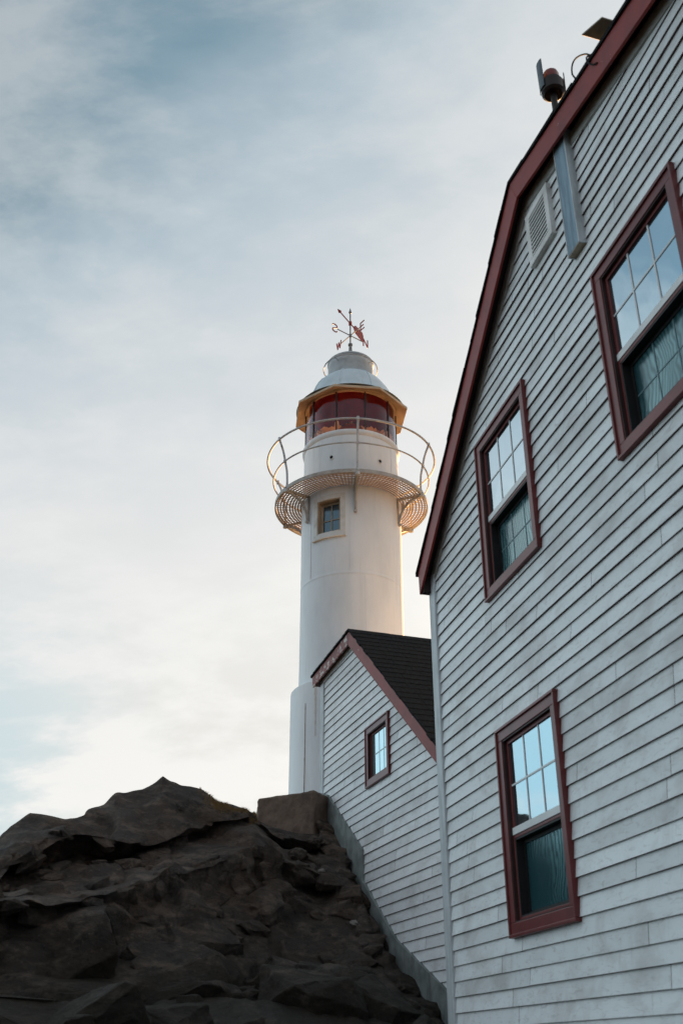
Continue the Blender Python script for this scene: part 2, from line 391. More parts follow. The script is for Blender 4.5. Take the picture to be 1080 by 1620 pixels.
# ---------------------------------------------------------------- siding
def clip(poly, a, b, c):
    """keep a*s + b*z <= c"""
    out = []
    for i, p in enumerate(poly):
        r = poly[(i + 1) % len(poly)]; dp, dr = a * p[0] + b * p[1] - c, a * r[0] + b * r[1] - c
        if dp <= 0: out.append(p)
        if dp * dr < 0:
            t = dp / (dp - dr); out.append((p[0] + (r[0] - p[0]) * t, p[1] + (r[1] - p[1]) * t))
    return out
def siding(F, s0, s1, z0, z1, pitch, planes, holes, thick=0.0165, lap=0.002, rnd=None):
    mb = MB(); mb.sz = []; R = rnd or random.Random(3)
    nrow = int((z1 - z0) / pitch) + 1
    for k in range(nrow):
        za, zb = z0 + k * pitch, z0 + (k + 1) * pitch
        jit = R.uniform(-0.0025, 0.0025); th = thick * R.uniform(0.85, 1.15)
        s = s0 - R.uniform(0, 3)
        while s < s1:
            e = s + R.uniform(1.6, 4.2); tint = R.random()
            bow = R.uniform(-0.0015, 0.0015)
            a, b2 = max(s, s0), min(e - 0.005, s1)
            if b2 > a:
                zc = sorted({za, zb} | {h[2] for h in holes if za < h[2] < zb} | {h[3] for h in holes if za < h[3] < zb})
                for zi, zj in zip(zc, zc[1:]):
                    zm = (zi + zj) / 2; iv = [(a, b2)]
                    for h in holes:
                        if h[2] < zm < h[3]:
                            nv = []
                            for x, y in iv:
                                if h[0] > x: nv.append((x, min(y, h[0])))
                                if h[1] < y: nv.append((max(x, h[1]), y))
                            iv = [t for t in nv if t[1] > t[0]]
                    for x, y in iv:
                        # extra cuts keep long boards gently wavy
                        P = [(x, zi), (y, zi), (y, zj), (x, zj)]
                        for pl in planes: P = clip(P, *pl) if P else P
                        if len(P) < 3: continue
                        def off(z): return lap + (th - lap) * (1 - (z - za) / pitch)
                        def zz(z): return z + (jit + bow if abs(z - za) < 1e-6 else 0)
                        V = [F(p[0], off(p[1]), zz(p[1])) for p in P]
                        mb.add(V, [tuple(range(len(P)))]); mb.sz += [(p[0], p[1], tint) for p in P]
                        low = [p for p in P if abs(p[1] - za) < 1e-6]
                        if len(low) == 2:
                            (xa, _), (xb, _) = low
                            V = [F(xa, th, zz(za)), F(xb, th, zz(za)), F(xb, -0.002, za + 0.001), F(xa, -0.002, za + 0.001)]
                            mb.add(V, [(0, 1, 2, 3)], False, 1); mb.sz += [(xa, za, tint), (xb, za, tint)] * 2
                        # board ends
                        for (px, pz), (rx, rz) in zip(P, P[1:] + P[:1]):
                            if abs(px - rx) < 1e-6 and abs(pz - rz) > 0.01:
                                V = [F(px, off(pz), pz), F(px, off(rz), rz), F(px, -0.002, rz), F(px, -0.002, pz)]
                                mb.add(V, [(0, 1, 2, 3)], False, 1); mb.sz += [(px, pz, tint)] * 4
            s = e
    return mb

def sash_window(F, root, s0, s1, z0, z1, label=None):
    """double-hung: maroon casing, six-light upper sash, white meeting rail, screened lower sash"""
    cw = 0.085; m = MB()
    def ring(mb, a, b2, c, d, wd, o0, o1):
        mb.box(F, a, b2, o0, o1, d - wd, d); mb.box(F, a, b2, o0, o1, c, c + wd)
        mb.box(F, a, a + wd, o0, o1, c + wd, d - wd); mb.box(F, b2 - wd, b2, o0, o1, c + wd, d - wd)
    ring(m, s0, s1, z0, z1, cw, -0.006, 0.034)
    ring(m, s0 - 0.010, s1 + 0.010, z0 - 0.010, z1 + 0.010, 0.022, -0.004, 0.048)
    a, b2, c, d = s0 + cw, s1 - cw, z0 + cw, z1 - cw
    o = m.build('window', 'maroon_frame', root, 0.004)
    if label: o['label'] = label
    k = MB(); ring(k, a - 0.004, b2 + 0.004, c - 0.004, d + 0.004, 0.014, -0.115, 0.026); k.build('jamb_liner', 'liner_shaded', o)
    a += 0.010; b2 -= 0.010; c += 0.010; d -= 0.010
    zm = c + (d - c) * 0.47
    k = MB(); ring(k, a, b2, zm, d, 0.028, -0.030, 0.000); k.build('upper_sash', 'maroon_frame', o, 0.003)
    MB().box(F, a + 0.026, b2 - 0.026, -0.016, -0.012, zm + 0.02, d - 0.026).build('upper_pane', 'pane_upper', o)
    u = MB(); ga, gb, gc, gd = a + 0.028, b2 - 0.028, zm + 0.03, d - 0.028
    for i in (1, 2):
        x = ga + (gb - ga) * i / 3; u.box(F, x - 0.0065, x + 0.0065, -0.0118, -0.007, gc, gd)
    zz = gc + (gd - gc) * 0.5; u.box(F, ga, gb, -0.0117, -0.0072, zz - 0.0065, zz + 0.0065)
    u.build('muntin', 'vinyl_white', o)
    MB().box(F, a + 0.006, b2 - 0.006, -0.040, 0.006, zm - 0.018, zm + 0.034).build('meeting_rail', 'vinyl_white', o, 0.003)
    k = MB(); ring(k, a, b2, c, zm - 0.019, 0.022, -0.030, 0.000); k.build('lower_sash', 'maroon_frame', o, 0.003)
    k = MB(); ring(k, a + 0.022, b2 - 0.022, c + 0.022, zm - 0.019 - 0.022, 0.012, -0.080, -0.004); ring(k, a + 0.034, b2 - 0.034, c + 0.034, zm - 0.054, 0.025, -0.080, -0.060); k.build('screen_frame', 'track_black', o)
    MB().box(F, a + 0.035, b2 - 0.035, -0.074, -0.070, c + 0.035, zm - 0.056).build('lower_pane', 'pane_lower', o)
    if z0 < 3: return o
    u = MB(); ga, gb, gc, gd = a + 0.06, b2 - 0.06, c + 0.06, zm - 0.08
    for i in (1, 2):
        x = ga + (gb - ga) * i / 3; u.box(F, x - 0.005, x + 0.005, -0.0698, -0.067, gc, gd)
    zz = gc + (gd - gc) * 0.5; u.box(F, ga, gb, -0.0697, -0.0672, zz - 0.005, zz + 0.005)
    u.build('muntin', 'muntin_dim', o)
    return o

# ================================================================ main house
H = Frame(rad(13.777), 3.0)
E = EYE
PK, ZT, ZB = 5.75, 6.586 + E, 6.285 + E       # peak position along the wall, top of shingles, bottom of rake board
SL, SR = 0.83, 0.19                            # steep left slope, shallow right slope
SEND, LEND = -1.3, 8.56
def top(s): return ZT - SL * (s - PK) if s > PK else ZT + SR * (s - PK)
def bot(s): return ZB - 0.80 * (s - PK + 0.10) if s > PK - 0.10 else ZB + SR * (s - PK + 0.10)
house = empty('house', H(LEND, 0, 0), 'large weathered white clapboard house with maroon trim filling the right side', 'house')

wins = [(6.085, 7.135, 0.745 + E, 2.195 + E), (6.085, 7.135, 3.285 + E, 4.755 + E), (3.795, 4.835, 3.285 + E, 4.755 + E)]
holes = [(a + 0.05, b2 - 0.05, c + 0.05, d - 0.05) for a, b2, c, d in wins]
# wall outline planes: left rake, right rake
sb = siding(H, SEND, 8.43, 0.45, ZB + 0.1, 0.1125, [(0.80, 1, bot(PK + 1) + 0.80 * (PK + 1) + 0.10), (-SR, 1, bot(PK - 1) - SR * (PK - 1) + 0.10)], holes)
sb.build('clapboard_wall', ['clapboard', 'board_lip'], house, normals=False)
# body behind the boards
outline = [(SEND, 0.0), (LEND - 0.02, 0.0), (LEND - 0.02, bot(LEND) + 0.05), (PK - 0.05, ZB + 0.10), (SEND, bot(SEND) + 0.05)]
MB().prism(H, outline, -0.16, -7.9).build('body', 'clapboard_small', house)
MB().box(H, SEND, LEND - 0.02, -0.15, 0.02, -0.1, 0.45).build('foundation', 'foundation_concrete', house)
# corner board, two planks meeting at the corner
cb = MB(); cb.box(H, 8.405, 8.560, -0.02, 0.030, 0.05, bot(8.5) + 0.10); cb.box(H, 8.535, 8.562, -0.20, -0.021, 0.05, bot(8.5) + 0.06)
cb.build('corner_board', 'white_trim', house, 0.004)
# frieze under the soffit
fz = MB()
for (a, b2) in ((PK - 0.02, 8.56), (SEND, PK - 0.02)):
    hh = 0.165 if a > 5 else 0.125
    fz.prism(H, [(a, bot(a) + 0.14), (b2, bot(b2) + 0.14), (b2, bot(b2) + 0.14 - hh), (a, bot(a) + 0.14 - hh)], -0.01, 0.024)
fz.build('frieze', 'grey_trim', house, 0.003)
# soffit and rake boards
so_ = MB()
for (a, b2) in ((PK - 0.1, 8.57), (SEND, PK - 0.1)):
    so_.prism(H, [(a, bot(a) + 0.13), (b2, bot(b2) + 0.13), (b2, bot(b2) + 0.16), (a, bot(a) + 0.16)], -0.05, 0.100)
so_.box(H, 8.50, 8.57, -0.02, 0.098, bot(8.57) + 0.0, bot(8.57) + 0.16)
so_.build('soffit', 'soffit_brown', house)
def rake(a, b2): return [(a, bot(a)), (b2, bot(b2)), (b2, top(b2) - 0.05), (a, top(a) - 0.05)]
r = MB(); r.prism(H, [(PK - 0.10, ZB), (8.572, bot(8.572)), (8.590, top(8.59) - 0.05), (PK, ZT - 0.05)], 0.100, 0.122)
r.box(H, 8.572, 8.59, -0.02, 0.099, bot(8.572) + 0.01, top(8.59) - 0.05)
ro = r.build('rake_board', 'maroon', house, 0.003)
r = MB(); r.prism(H, [(SEND, bot(SEND)), (PK - 0.103, ZB), (PK - 0.003, ZT - 0.05), (SEND, top(SEND) - 0.05)], 0.100, 0.124)
ro2 = r.build('rake_board', 'maroon_chipped', house, 0.003); ro2['label'] = 'upper rake board with chipped paint near the bend'
# roof: overlapping shingle courses with a ragged edge over the rake
rf = MB(); R = random.Random(11)
def courses(mb, F, a, b2, tp, o_front, o_back, step, th=0.026):
    L_ = b2 - a; n = max(1, int(abs(L_) / step))
    for i in range(n):
        x, y = a + L_ * i / n, a + L_ * (i + 1) / n
        o1 = o_front + R.uniform(-0.004, 0.005)
        lo, hi = th + R.uniform(0, 0.004), 0.006
        mb.prism(F, [(x, tp(x) - 0.049), (y, tp(y) - 0.049), (y, tp(y) - 0.049 + lo + 0.022), (x, tp(x) - 0.049 + hi + 0.022)], o_back, o1)
courses(rf, H, PK, 8.620, top, 0.140, -8.2, 0.17, 0.016); courses(rf, H, PK, SEND - 0.2, top, 0.140, -8.2, 0.30, 0.014)
rf.build('roof', 'shingle', house)
lb = ['lower window of the house with a rippled screen', 'upper left window beside the rake', 'upper right window under the blue boxed conduit']
for (a, b2, c, d), t in zip(wins, lb): sash_window(H, house, a, b2, c, d, t)
# gable vent
v = MB(); a, b2, c, d = 5.275, 5.690, 5.575 + E, 6.105 + E; wd = 0.062
v.box(H, a, b2, 0.0, 0.050, d - wd, d); v.box(H, a, b2, 0.0, 0.050, c, c + wd); v.box(H, a, a + wd, 0.0, 0.050, c + wd, d - wd); v.box(H, b2 - wd, b2, 0.0, 0.050, c + wd, d - wd)
gv_ = v.build('gable_vent', 'vent_white', house, 0.003)
v = MB(); n = 10
for i in range(n):
    z = c + wd + (d - c - 2 * wd) * (i + 0.5) / n; h = (d - c - 2 * wd) / n
    v.prism(H, [(a + wd, z - h * 0.18), (b2 - wd, z - h * 0.18), (b2 - wd, z + h * 0.20), (a + wd, z + h * 0.20)], 0.040, 0.047)
v.build('louver', 'vent_white', gv_)
MB().box(H, a + wd - 0.004, b2 - wd + 0.004, 0.0205, 0.0225, c + wd - 0.004, d - wd + 0.004).build('vent_backing', 'track_black', gv_)
# boxed conduit under the lamp
cx = MB(); cx.box(H, 4.873, 4.885, 0.0, 0.070, 5.113 + E, bot(4.88) + 0.12); cx.box(H, 5.048, 5.060, 0.0, 0.070, 5.113 + E, bot(5.05) + 0.12)
co = cx.build('conduit_box', 'white_trim', house, 0.002)
MB().box(H, 4.886, 5.047, 0.0, 0.066, 5.125 + E, bot(4.9) + 0.12).build('conduit_face', 'blue_wood', co)
MB().box(H, 4.886, 5.047, 0.003, 0.064, 5.116 + E, 5.1245 + E).build('conduit_end', 'recess_tan', co)

# ---- warning lamp on the roof
P0 = H(5.15, -0.06, 0)
lamp = empty('warning_lamp', (P0.x, P0.y, top(5.15)), 'dark warning lamp with red lens on a short post above the roof edge', 'lamp')
def LP(r, a, z): return Vector((P0.x + r * math.sin(a), P0.y - r * math.cos(a), z))
zb = 7.00 + E
MB().tube([LP(0, 0, top(5.15) - 0.03), LP(0, 0, zb)], 0.026, 12).build('post', 'lamp_black', lamp)
MB().lathe(P0, [(0.0, zb - 0.005), (0.075, zb - 0.005), (0.094, zb + 0.015), (0.096, zb + 0.12), (0.082, zb + 0.128), (0.082, zb + 0.150), (0.070, zb + 0.152), (0.0, zb + 0.152)], 32).build('housing', 'lamp_black', lamp)
MB().lathe(P0, [(0.066, zb + 0.15), (0.068, zb + 0.22), (0.060, zb + 0.25), (0.035, zb + 0.27), (0.0, zb + 0.275)], 24).build('lens', 'lens_red', lamp)
for a0, a1, h in ((rad(-118), rad(-52), 0.36), (rad(60), rad(112), 0.20)):
    m = MB()
    for rr in (0.099, 0.104): pass
    m.lathe(P0, [(0.0985, zb + 0.04), (0.105, zb + 0.04), (0.108, zb + h), (0.1015, zb + h), (0.0985, zb + 0.04)], 12, a0, a1)
    m.build('shield', 'lamp_shield', lamp)
# ---- flat panel on the roof
pr = empty('flat_panel', H(4.27, -0.12, top(4.27)), 'small flat grey plate seen from below, held above the roof edge', 'panel')
pz = 6.672 + E; q0 = [H(4.375, 0.10, 0), H(4.205, 0.019, 0), H(4.225, -0.32, 0), H(4.395, -0.24, 0)]
MB().slab([(p.x, p.y) for p in q0], pz, pz + 0.014).build('plate', 'panel_back', pr, 0.004)
MB().tube([H(4.29, -0.17, top(4.29) - 0.04), H(4.29, -0.17, pz - 0.001)], 0.014, 8).build('bracket', 'gallery_iron', pr)
# ---- cable loop
cp = [(4.20, 0.13, 6.14), (4.24, 0.135, 6.17), (4.29, 0.14, 6.25), (4.33, 0.12, 6.36), (4.37, 0.07, 6.45), (4.43, 0.05, 6.55), (4.51, 0.05, 6.635), (4.59, 0.05, 6.69), (4.64, 0.05, 6.68), (4.655, 0.05, 6.61), (4.61, 0.06, 6.50), (4.58, 0.07, 6.40), (4.56, 0.05, 6.34)]
def cat(P, n=8):
    out = []
    for i in range(len(P) - 1):
        p0, p1, p2, p3 = [np.array(P[min(max(j, 0), len(P) - 1)], float) for j in (i - 1, i, i + 1, i + 2)]
        for k in range(n):
            t = k / n; out.append(0.5 * ((2 * p1) + (-p0 + p2) * t + (2 * p0 - 5 * p1 + 4 * p2 - p3) * t * t + (-p0 + 3 * p1 - 3 * p2 + p3) * t ** 3))
    return out + [np.array(P[-1], float)]
cc = MB(); cc.tube([H(p[0], p[1], p[2] + E) for p in cat(cp)], 0.0065, 8)
cc.tube([H(4.345, 0.075, 6.40 + E), H(4.385, 0.062, 6.475 + E)], 0.012, 8)
tag(cc.build('cable', 'cable_black'), 'thin black cable looping off the maroon roof edge', 'cable')

# ================================================================ extension
X = Frame(rad(18.2), 4.4)
XP, XT = 12.70, 5.350 + E
XSL, XSR = 0.05, 0.832                          # flat far side, steep side falling towards the house
XE, XL = 8.25, 14.33
def xtop(s): return XT - XSL * (s - XP) if s > XP else XT + XSR * (s - XP)
def xbot(s): return xtop(s) - (0.205 if s > XP else 0.215)
ext = empty('house_extension', X(14.3, 0, 0), 'smaller white clapboard wing with dark shingle roof between house and lighthouse', 'house')
xw = (11.455, 12.290, 3.030 + E, 3.790 + E)
xb = siding(X, XE, 14.20, 0.55 + E, XT, 0.1125, [(XSL, 1, xbot(XP + 1) + XSL * (XP + 1) + 0.04), (-XSR, 1, xbot(XP - 1) - XSR * (XP - 1) + 0.06)],
            [(xw[0] + 0.04, xw[1] - 0.04, xw[2] + 0.04, xw[3] - 0.04)], rnd=random.Random(21))
xb.build('clapboard_wall', ['clapboard_small', 'board_lip'], ext, normals=False)
MB().prism(X, [(XE, 0), (XL - 0.02, 0), (XL - 0.02, xbot(XL) + 0.05), (XP, XT - 0.16), (XE, xbot(XE) + 0.05)], -0.20, -1.9).build('body', 'clapboard_small', ext)
MB().prism(X, [(XE, 0), (13.0, 0), (13.0, xbot(13) + 0.05), (XP, XT - 0.16), (XE, xbot(XE) + 0.05)], -1.902, -4.2).build('body', 'clapboard_small', ext)
c_ = MB(); c_.box(X, 14.175, XL, -0.02, 0.028, 2.0 + E, xbot(14.3) + 0.03); c_.box(X, XL - 0.02, XL + 0.003, -0.15, -0.0201, 2.0 + E, xbot(14.3) + 0.02)
c_.build('corner_board', 'white_trim', ext, 0.003)
t_ = MB(); t_.prism(X, [(XE, xbot(XE) + 0.03), (XP, xbot(XP - 0.001) + 0.03), (XP, xbot(XP - 0.001) - 0.020), (XE, xbot(XE) - 0.020)], 0.0, 0.030)
t_.prism(X, [(XP, xbot(XP + 0.001) + 0.03), (XL, xbot(XL) + 0.03), (XL, xbot(XL) - 0.035), (XP, xbot(XP + 0.001) - 0.035)], 0.0, 0.028)
t_.build('frieze', 'white_trim', ext, 0.002)
s_ = MB(); s_.prism(X, [(XE, xbot(XE) + 0.03), (XP, xbot(XP - 0.001) + 0.03), (XP, xbot(XP - 0.001) + 0.05), (XE, xbot(XE) + 0.05)], -0.03, 0.080)
s_.prism(X, [(XP, xbot(XP + 0.001) + 0.03), (14.50, xbot(14.5) + 0.03), (14.50, xbot(14.5) + 0.05), (XP, xbot(XP + 0.001) + 0.05)], -0.03, 0.080)
s_.build('soffit', 'soffit_brown', ext)
r = MB(); r.prism(X, [(XE, xbot(XE)), (XP + 0.08, xbot(XP - 0.001) + 0.0), (XP, XT - 0.03), (XE, xtop(XE) - 0.03)], 0.081, 0.103)
r.build('rake_board', 'maroon_chipped', ext, 0.003)
r = MB(); r.prism(X, [(XP + 0.084, xbot(XP + 0.09)), (14.50, xbot(14.5)), (14.53, xtop(14.53) - 0.03), (XP + 0.004, XT - 0.03)], 0.081, 0.104)
r.box(X, 14.505, 14.529, -0.3, 0.0805, xbot(14.5) + 0.03, xtop(14.53) - 0.04)
o = r.build('rake_board', 'maroon_peeling', ext, 0.003); o['label'] = 'peeling rake board on the flat far side of the wing'
rf = MB(); R = random.Random(5)
def shingled(mb, F, a, b2, tp, o_front, o_back, step):
    """separate tabs: course by course, each tab slightly off"""
    n = int(abs(b2 - a) / step)
    for i in range(n):
        x, y = a + (b2 - a) * i / n, a + (b2 - a) * (i + 1) / n
        o = o_front + R.uniform(-0.012, 0.010)
        while o > o_back:
            wd = R.uniform(0.22, 0.40); e = max(o - wd + 0.005, o_back); h = R.uniform(0, 0.003)
            mb.prism(F, [(x, tp(x) - 0.03), (y - 0.002, tp(y) - 0.03), (y - 0.002, tp(y) + 0.004 + h), (x, tp(x) - 0.003)], e, o)
            o -= wd
shingled(rf, X, XP, XE, xtop, 0.128, -4.25, 0.125)
rf.build('roof', 'shingle', ext)
rr = MB(); R = random.Random(6); courses(rr, X, XP, 14.56, lambda s: xtop(s) + 0.02, 0.125, -0.5, 0.14, 0.012); rr.build('roof', 'shingle', ext)
# small fixed window, set deep
m = MB()
def ringx(mb, a, b2, c, d, wd, o0, o1):
    mb.box(X, a, b2, o0, o1, d - wd, d); mb.box(X, a, b2, o0, o1, c, c + wd); mb.box(X, a, a + wd, o0, o1, c + wd, d - wd); mb.box(X, b2 - wd, b2, o0, o1, c + wd, d - wd)
ringx(m, *xw, 0.085, -0.006, 0.034); ringx(m, xw[0] - 0.01, xw[1] + 0.01, xw[2] - 0.01, xw[3] + 0.01, 0.022, -0.004, 0.046)
a, b2, c, d = xw[0] + 0.085, xw[1] - 0.085, xw[2] + 0.085, xw[3] - 0.085
xo = m.build('window', 'maroon_frame', ext, 0.004)
k = MB(); ringx(k, a - 0.004, b2 + 0.004, c - 0.004, d + 0.004, 0.012, -0.10, 0.026); k.build('jamb_liner', 'liner_shaded', xo)
k = MB(); ringx(k, a + 0.008, b2 - 0.008, c + 0.008, d - 0.008, 0.026, -0.030, -0.004); k.build('sash', 'maroon_frame', xo, 0.003)
k = MB(); k.box(X, b2 - 0.130, b2 - 0.035, -0.028, -0.012, c + 0.035, d - 0.035); k.build('screen_frame', 'track_black', xo)
MB().box(X, a + 0.034, b2 - 0.131, -0.022, -0.018, c + 0.034, d - 0.034).build('pane', 'pane_small', xo)
u = MB(); zz = (c + d) / 2; u.box(X, a + 0.034, b2 - 0.131, -0.0178, -0.015, zz - 0.007, zz + 0.007)
for i in (1, 2):
    x = a + 0.034 + (b2 - a - 0.165) * i / 3; u.box(X, x - 0.006, x + 0.006, -0.0179, -0.0152, c + 0.034, d - 0.034)
u.build('muntin', 'muntin_pale', xo)
# stepped foundation wall
fd = MB(); FT = [(14.34, 3.42), (13.90, 3.29), (12.445, 2.30), (12.435, 1.93), (11.36, 1.17), (10.06, 0.60), (9.30, 0.12), (XE, -0.2)]
FB = [(14.34, 2.6), (13.9, 2.4), (12.86, 1.4), (12.86, 1.2), (11.6, 0.3), (10.4, -0.3), (9.3, -0.9), (XE, -1.2)]
for i in range(len(FT) - 1):
    p, q_, r_, t_ = FT[i], FT[i + 1], FB[i + 1], FB[i]
    fd.prism(X, [(p[0], p[1] + E), (q_[0], q_[1] + E), (r_[0] if r_[0] < q_[0] else q_[0], r_[1] + E), (t_[0] if t_[0] < p[0] else p[0], t_[1] + E)], -0.05, 0.045)
fd.build('foundation', 'foundation_concrete', ext)

# ================================================================ lighthouse
T = Vector((0.18, 16.5, 0))
def TP(r, a, z): return Vector((T.x + r * math.sin(a), T.y - r * math.cos(a), z + E))
lh = empty('lighthouse', (T.x, T.y, 3.27 + E), 'round white iron lighthouse tower with red lantern and railed gallery', 'lighthouse')
def zE(p): return [(r, z + E) for r, z in p]
# wide base drum with a flared foot
MB().lathe(T, zE([(1.075, 3.272), (1.06, 3.30), (1.038, 3.42), (1.03, 3.6), (1.035, 5.33), (1.032, 5.36), (1.015, 5.375), (0.90, 5.42), (0.85, 5.42)]), 96).build('base_drum', 'tower_paint', lh)
sh = MB(); prof = [(0.905, 5.30)]
for z in (5.9, 6.5): prof.append((0.903, z))
prof += [(0.903, 7.20), (0.903, 7.235), (0.9058, 7.24), (0.9058, 7.255), (0.9035, 7.26), (0.9037, 7.30), (0.912, 8.40), (0.916, 8.93)]
sh.lathe(T, zE(prof), 128)
tower = sh.build('tower_shaft', 'tower_paint', lh)
# window in the shaft: open the wall behind the frame
wa0, wa1, wz0, wz1 = rad(-41), rad(-12.5), 8.055, 8.70
bm = bmesh.new(); bm.from_mesh(tower.data)
for zc in (wz0, wz1):
    bmesh.ops.bisect_plane(bm, geom=bm.verts[:] + bm.edges[:] + bm.faces[:], plane_co=(0, 0, zc + E - lh.location.z), plane_no=(0, 0, 1))
for ac in (wa0, wa1):
    bmesh.ops.bisect_plane(bm, geom=bm.verts[:] + bm.edges[:] + bm.faces[:], plane_co=(0, 0, 0), plane_no=(math.cos(ac), math.sin(ac), 0))
kill = []
for f in bm.faces:
    c = f.calc_center_median(); a = math.atan2(c.x, -c.y)
    if wa0 < a < wa1 and wz0 < c.z - E + lh.location.z < wz1: kill.append(f)
bmesh.ops.delete(bm, geom=kill, context='FACES'); bm.to_mesh(tower.data); bm.free()
def arc_box(mb, r0, r1, a0, a1, z0, z1, seg=14):
    mb.lathe(T, zE([(r0, z0), (r1, z0), (r1, z1), (r0, z1), (r0, z0)]), seg, a0, a1)
    for a in (a0, a1): mb.add([TP(r0, a, z0), TP(r1, a, z0), TP(r1, a, z1), TP(r0, a, z1)], [(0, 1, 2, 3)])
fr = MB(); fa0, fa1 = rad(-46.5), rad(-7)
arc_box(fr, 0.90, 0.926, fa0, fa1, wz1 + 0.001, 8.79); arc_box(fr, 0.90, 0.926, fa0, fa1, 7.965, wz0 - 0.001)
arc_box(fr, 0.90, 0.926, fa0, wa0 - 0.002, wz0, wz1, 4); arc_box(fr, 0.90, 0.926, wa1 + 0.002, fa1, wz0, wz1, 4)
arc_box(fr, 0.90, 0.952, fa0 - 0.01, fa1 + 0.01, 7.935, 7.9645)
for i in range(4):
    for a in (fa0 + 0.03, fa1 - 0.03): 
        fr.tube([TP(0.92, a, 8.03 + 0.23 * i), TP(0.934, a, 8.03 + 0.23 * i)], 0.011, 8)
lw = fr.build('window', 'window_frame_iron', lh, 0.0, sharp=30)
wm = (wa0 + wa1) / 2; wdir = Vector((math.sin(wm), -math.cos(wm), 0)); wt = Vector((math.cos(wm), math.sin(wm), 0))
wc = T + wdir * 0.775; hw = 0.905 * math.sin((wa1 - wa0) / 2) + 0.004; zc = (wz0 + wz1) / 2 + E; hz = (wz1 - wz0) / 2
jb = MB()
for sgn in (-1, 1): jb.obox(wc + wt * sgn * (hw - 0.008) + wdir * 0.055 + Vector((0, 0, zc)), wt * 0.010, wdir * 0.07, (0, 0, hz + 0.01))
for sgn in (-1, 1): jb.obox(wc + wdir * 0.055 + Vector((0, 0, zc + sgn * (hz - 0.004))), wt * hw, wdir * 0.068, (0, 0, 0.012))
for sgn in (-1, 1): jb.obox(wc + wt * sgn * (hw - 0.040) + Vector((0, 0, zc)), wt * 0.024, wdir * 0.018, (0, 0, hz))
for sgn in (-1, 1): jb.obox(wc + Vector((0, 0, zc + sgn * (hz - 0.030))), wt * (hw - 0.062), wdir * 0.0175, (0, 0, 0.026))
jb.build('reveal', 'recess_tan', lw)
MB().obox(wc - wdir * 0.006 + Vector((0, 0, zc)), wt * (hw - 0.06), wdir * 0.003, (0, 0, hz - 0.05)).build('pane', 'pane_dark', lw)
gb = MB(); gb.obox(wc + Vector((0, 0, zc)) , wt * 0.010, wdir * 0.010, (0, 0, hz - 0.056)); gb.obox(wc + Vector((0, 0, zc - 0.03)), wt * (hw - 0.063), wdir * 0.0095, (0, 0, 0.009))
gb.build('glazing_bar', 'recess_tan', lw)
# vertical plate seams and rust marks
for a, z0, z1 in ((rad(14), 5.45, 7.23), (rad(-52), 7.28, 8.9), (rad(-2), 7.28, 8.9)): sm = MB(); arc_box(sm, 0.90, 0.9075 if z0 < 7 else 0.9155, a, a + 0.007, z0, z1, 1); sm.build('plate_seam', 'tower_paint', lh)
ru = MB(); a = rad(-47)
for i in range(26):
    z = 3.60 + 1.42 * i / 26; wd = 0.0015 + 0.003 * abs(math.sin(i * 1.9)) * (1.6 if i in (8, 9, 10, 23, 24) else 0.7)
    arc_box(ru, 1.028, 1.0395, a - wd, a + wd * 0.8, z, z + 1.42 / 26, 1)
ru.build('rust_seam', 'rust', lh)

for a, z0, z1, rr in ((rad(-35), 4.45, 5.30, 1.033),):
    ru = MB(); k = 14
    for i in range(k):
        t = i / k; wd = 0.022 * t + 0.004 + 0.004 * math.sin(i * 2.3 + a * 9)
        arc_box(ru, rr - 0.02, rr + 0.0045, a - wd, a + wd, z0 + (z1 - z0) * t, z0 + (z1 - z0) * (t + 1 / k), 1)
    ru.build('rust_stain', 'rust_stain', lh)
# gallery: grating plate, brackets, posts and rails
GZ = 8.95
rings = [0.935, 0.985, 1.035, 1.085, 1.135, 1.195, 1.255, 1.305, 1.355]
gr = MB()
for r0 in rings: gr.lathe(T, zE([(r0 - 0.013, GZ - 0.004), (r0 + 0.013, GZ - 0.004), (r0 + 0.013, GZ + 0.004), (r0 - 0.013, GZ + 0.004), (r0 - 0.013, GZ - 0.004)]), 160, smooth=False)
nr = 120
for i in range(nr):
    a = 2 * math.pi * i / nr; u = Vector((math.sin(a), -math.cos(a), 0)); t = Vector((math.cos(a), math.sin(a), 0))
    gr.obox(T + u * 1.145 + Vector((0, 0, GZ + E)), u * 0.235, t * 0.0075, (0, 0, 0.0035))
gl = gr.build('gallery_floor', 'grate_iron', lh)
rim = MB(); rim.lathe(T, zE([(1.385, GZ - 0.035), (1.412, GZ - 0.035), (1.412, GZ + 0.035), (1.385, GZ + 0.035), (1.385, GZ - 0.035)]), 160)
rim.build('rim', 'gallery_iron', gl)
PA = [rad(4 + 60 * i) for i in range(6)]
for a in PA:
    u = Vector((math.sin(a), -math.cos(a), 0)); t = Vector((math.cos(a), math.sin(a), 0)); up = Vector((0, 0, 1))
    b_ = MB()
    b_.obox(T + u * 1.16 + up * (GZ - 0.036 + E), u * 0.24, t * 0.022, up * 0.020)       # arm
    b_.obox(T + u * 0.935 + up * (GZ - 0.29 + E), u * 0.014, t * 0.020, up * 0.23)        # wall plate
    path = []
    for k in range(13):
        th = k / 12; ang = th * math.pi / 2
        path.append(T + u * (0.95 + 0.43 * (1 - math.cos(ang)) ** 0.9) + up * (GZ - 0.50 + 0.44 * math.sin(ang) ** 1.0 + E))
    for p0, p1 in zip(path, path[1:]):
        d_ = (p1 - p0); c0 = (p0 + p1) / 2; n_ = d_.normalized().cross(t)
        b_.obox(c0, d_ * 0.53, t * 0.016, n_ * 0.024)
    b_.obox(T + u * 1.03 + up * (GZ - 0.16 + E), u * 0.012, t * 0.012, up * 0.12)
    b_.tube([T + u * 0.93 + up * (GZ - 0.55 + E), T + u * 0.985 + up * (GZ - 0.55 + E)], 0.030, 10)
    b_.build('bracket', 'gallery_iron', lh, 0.004)
railing = MB()
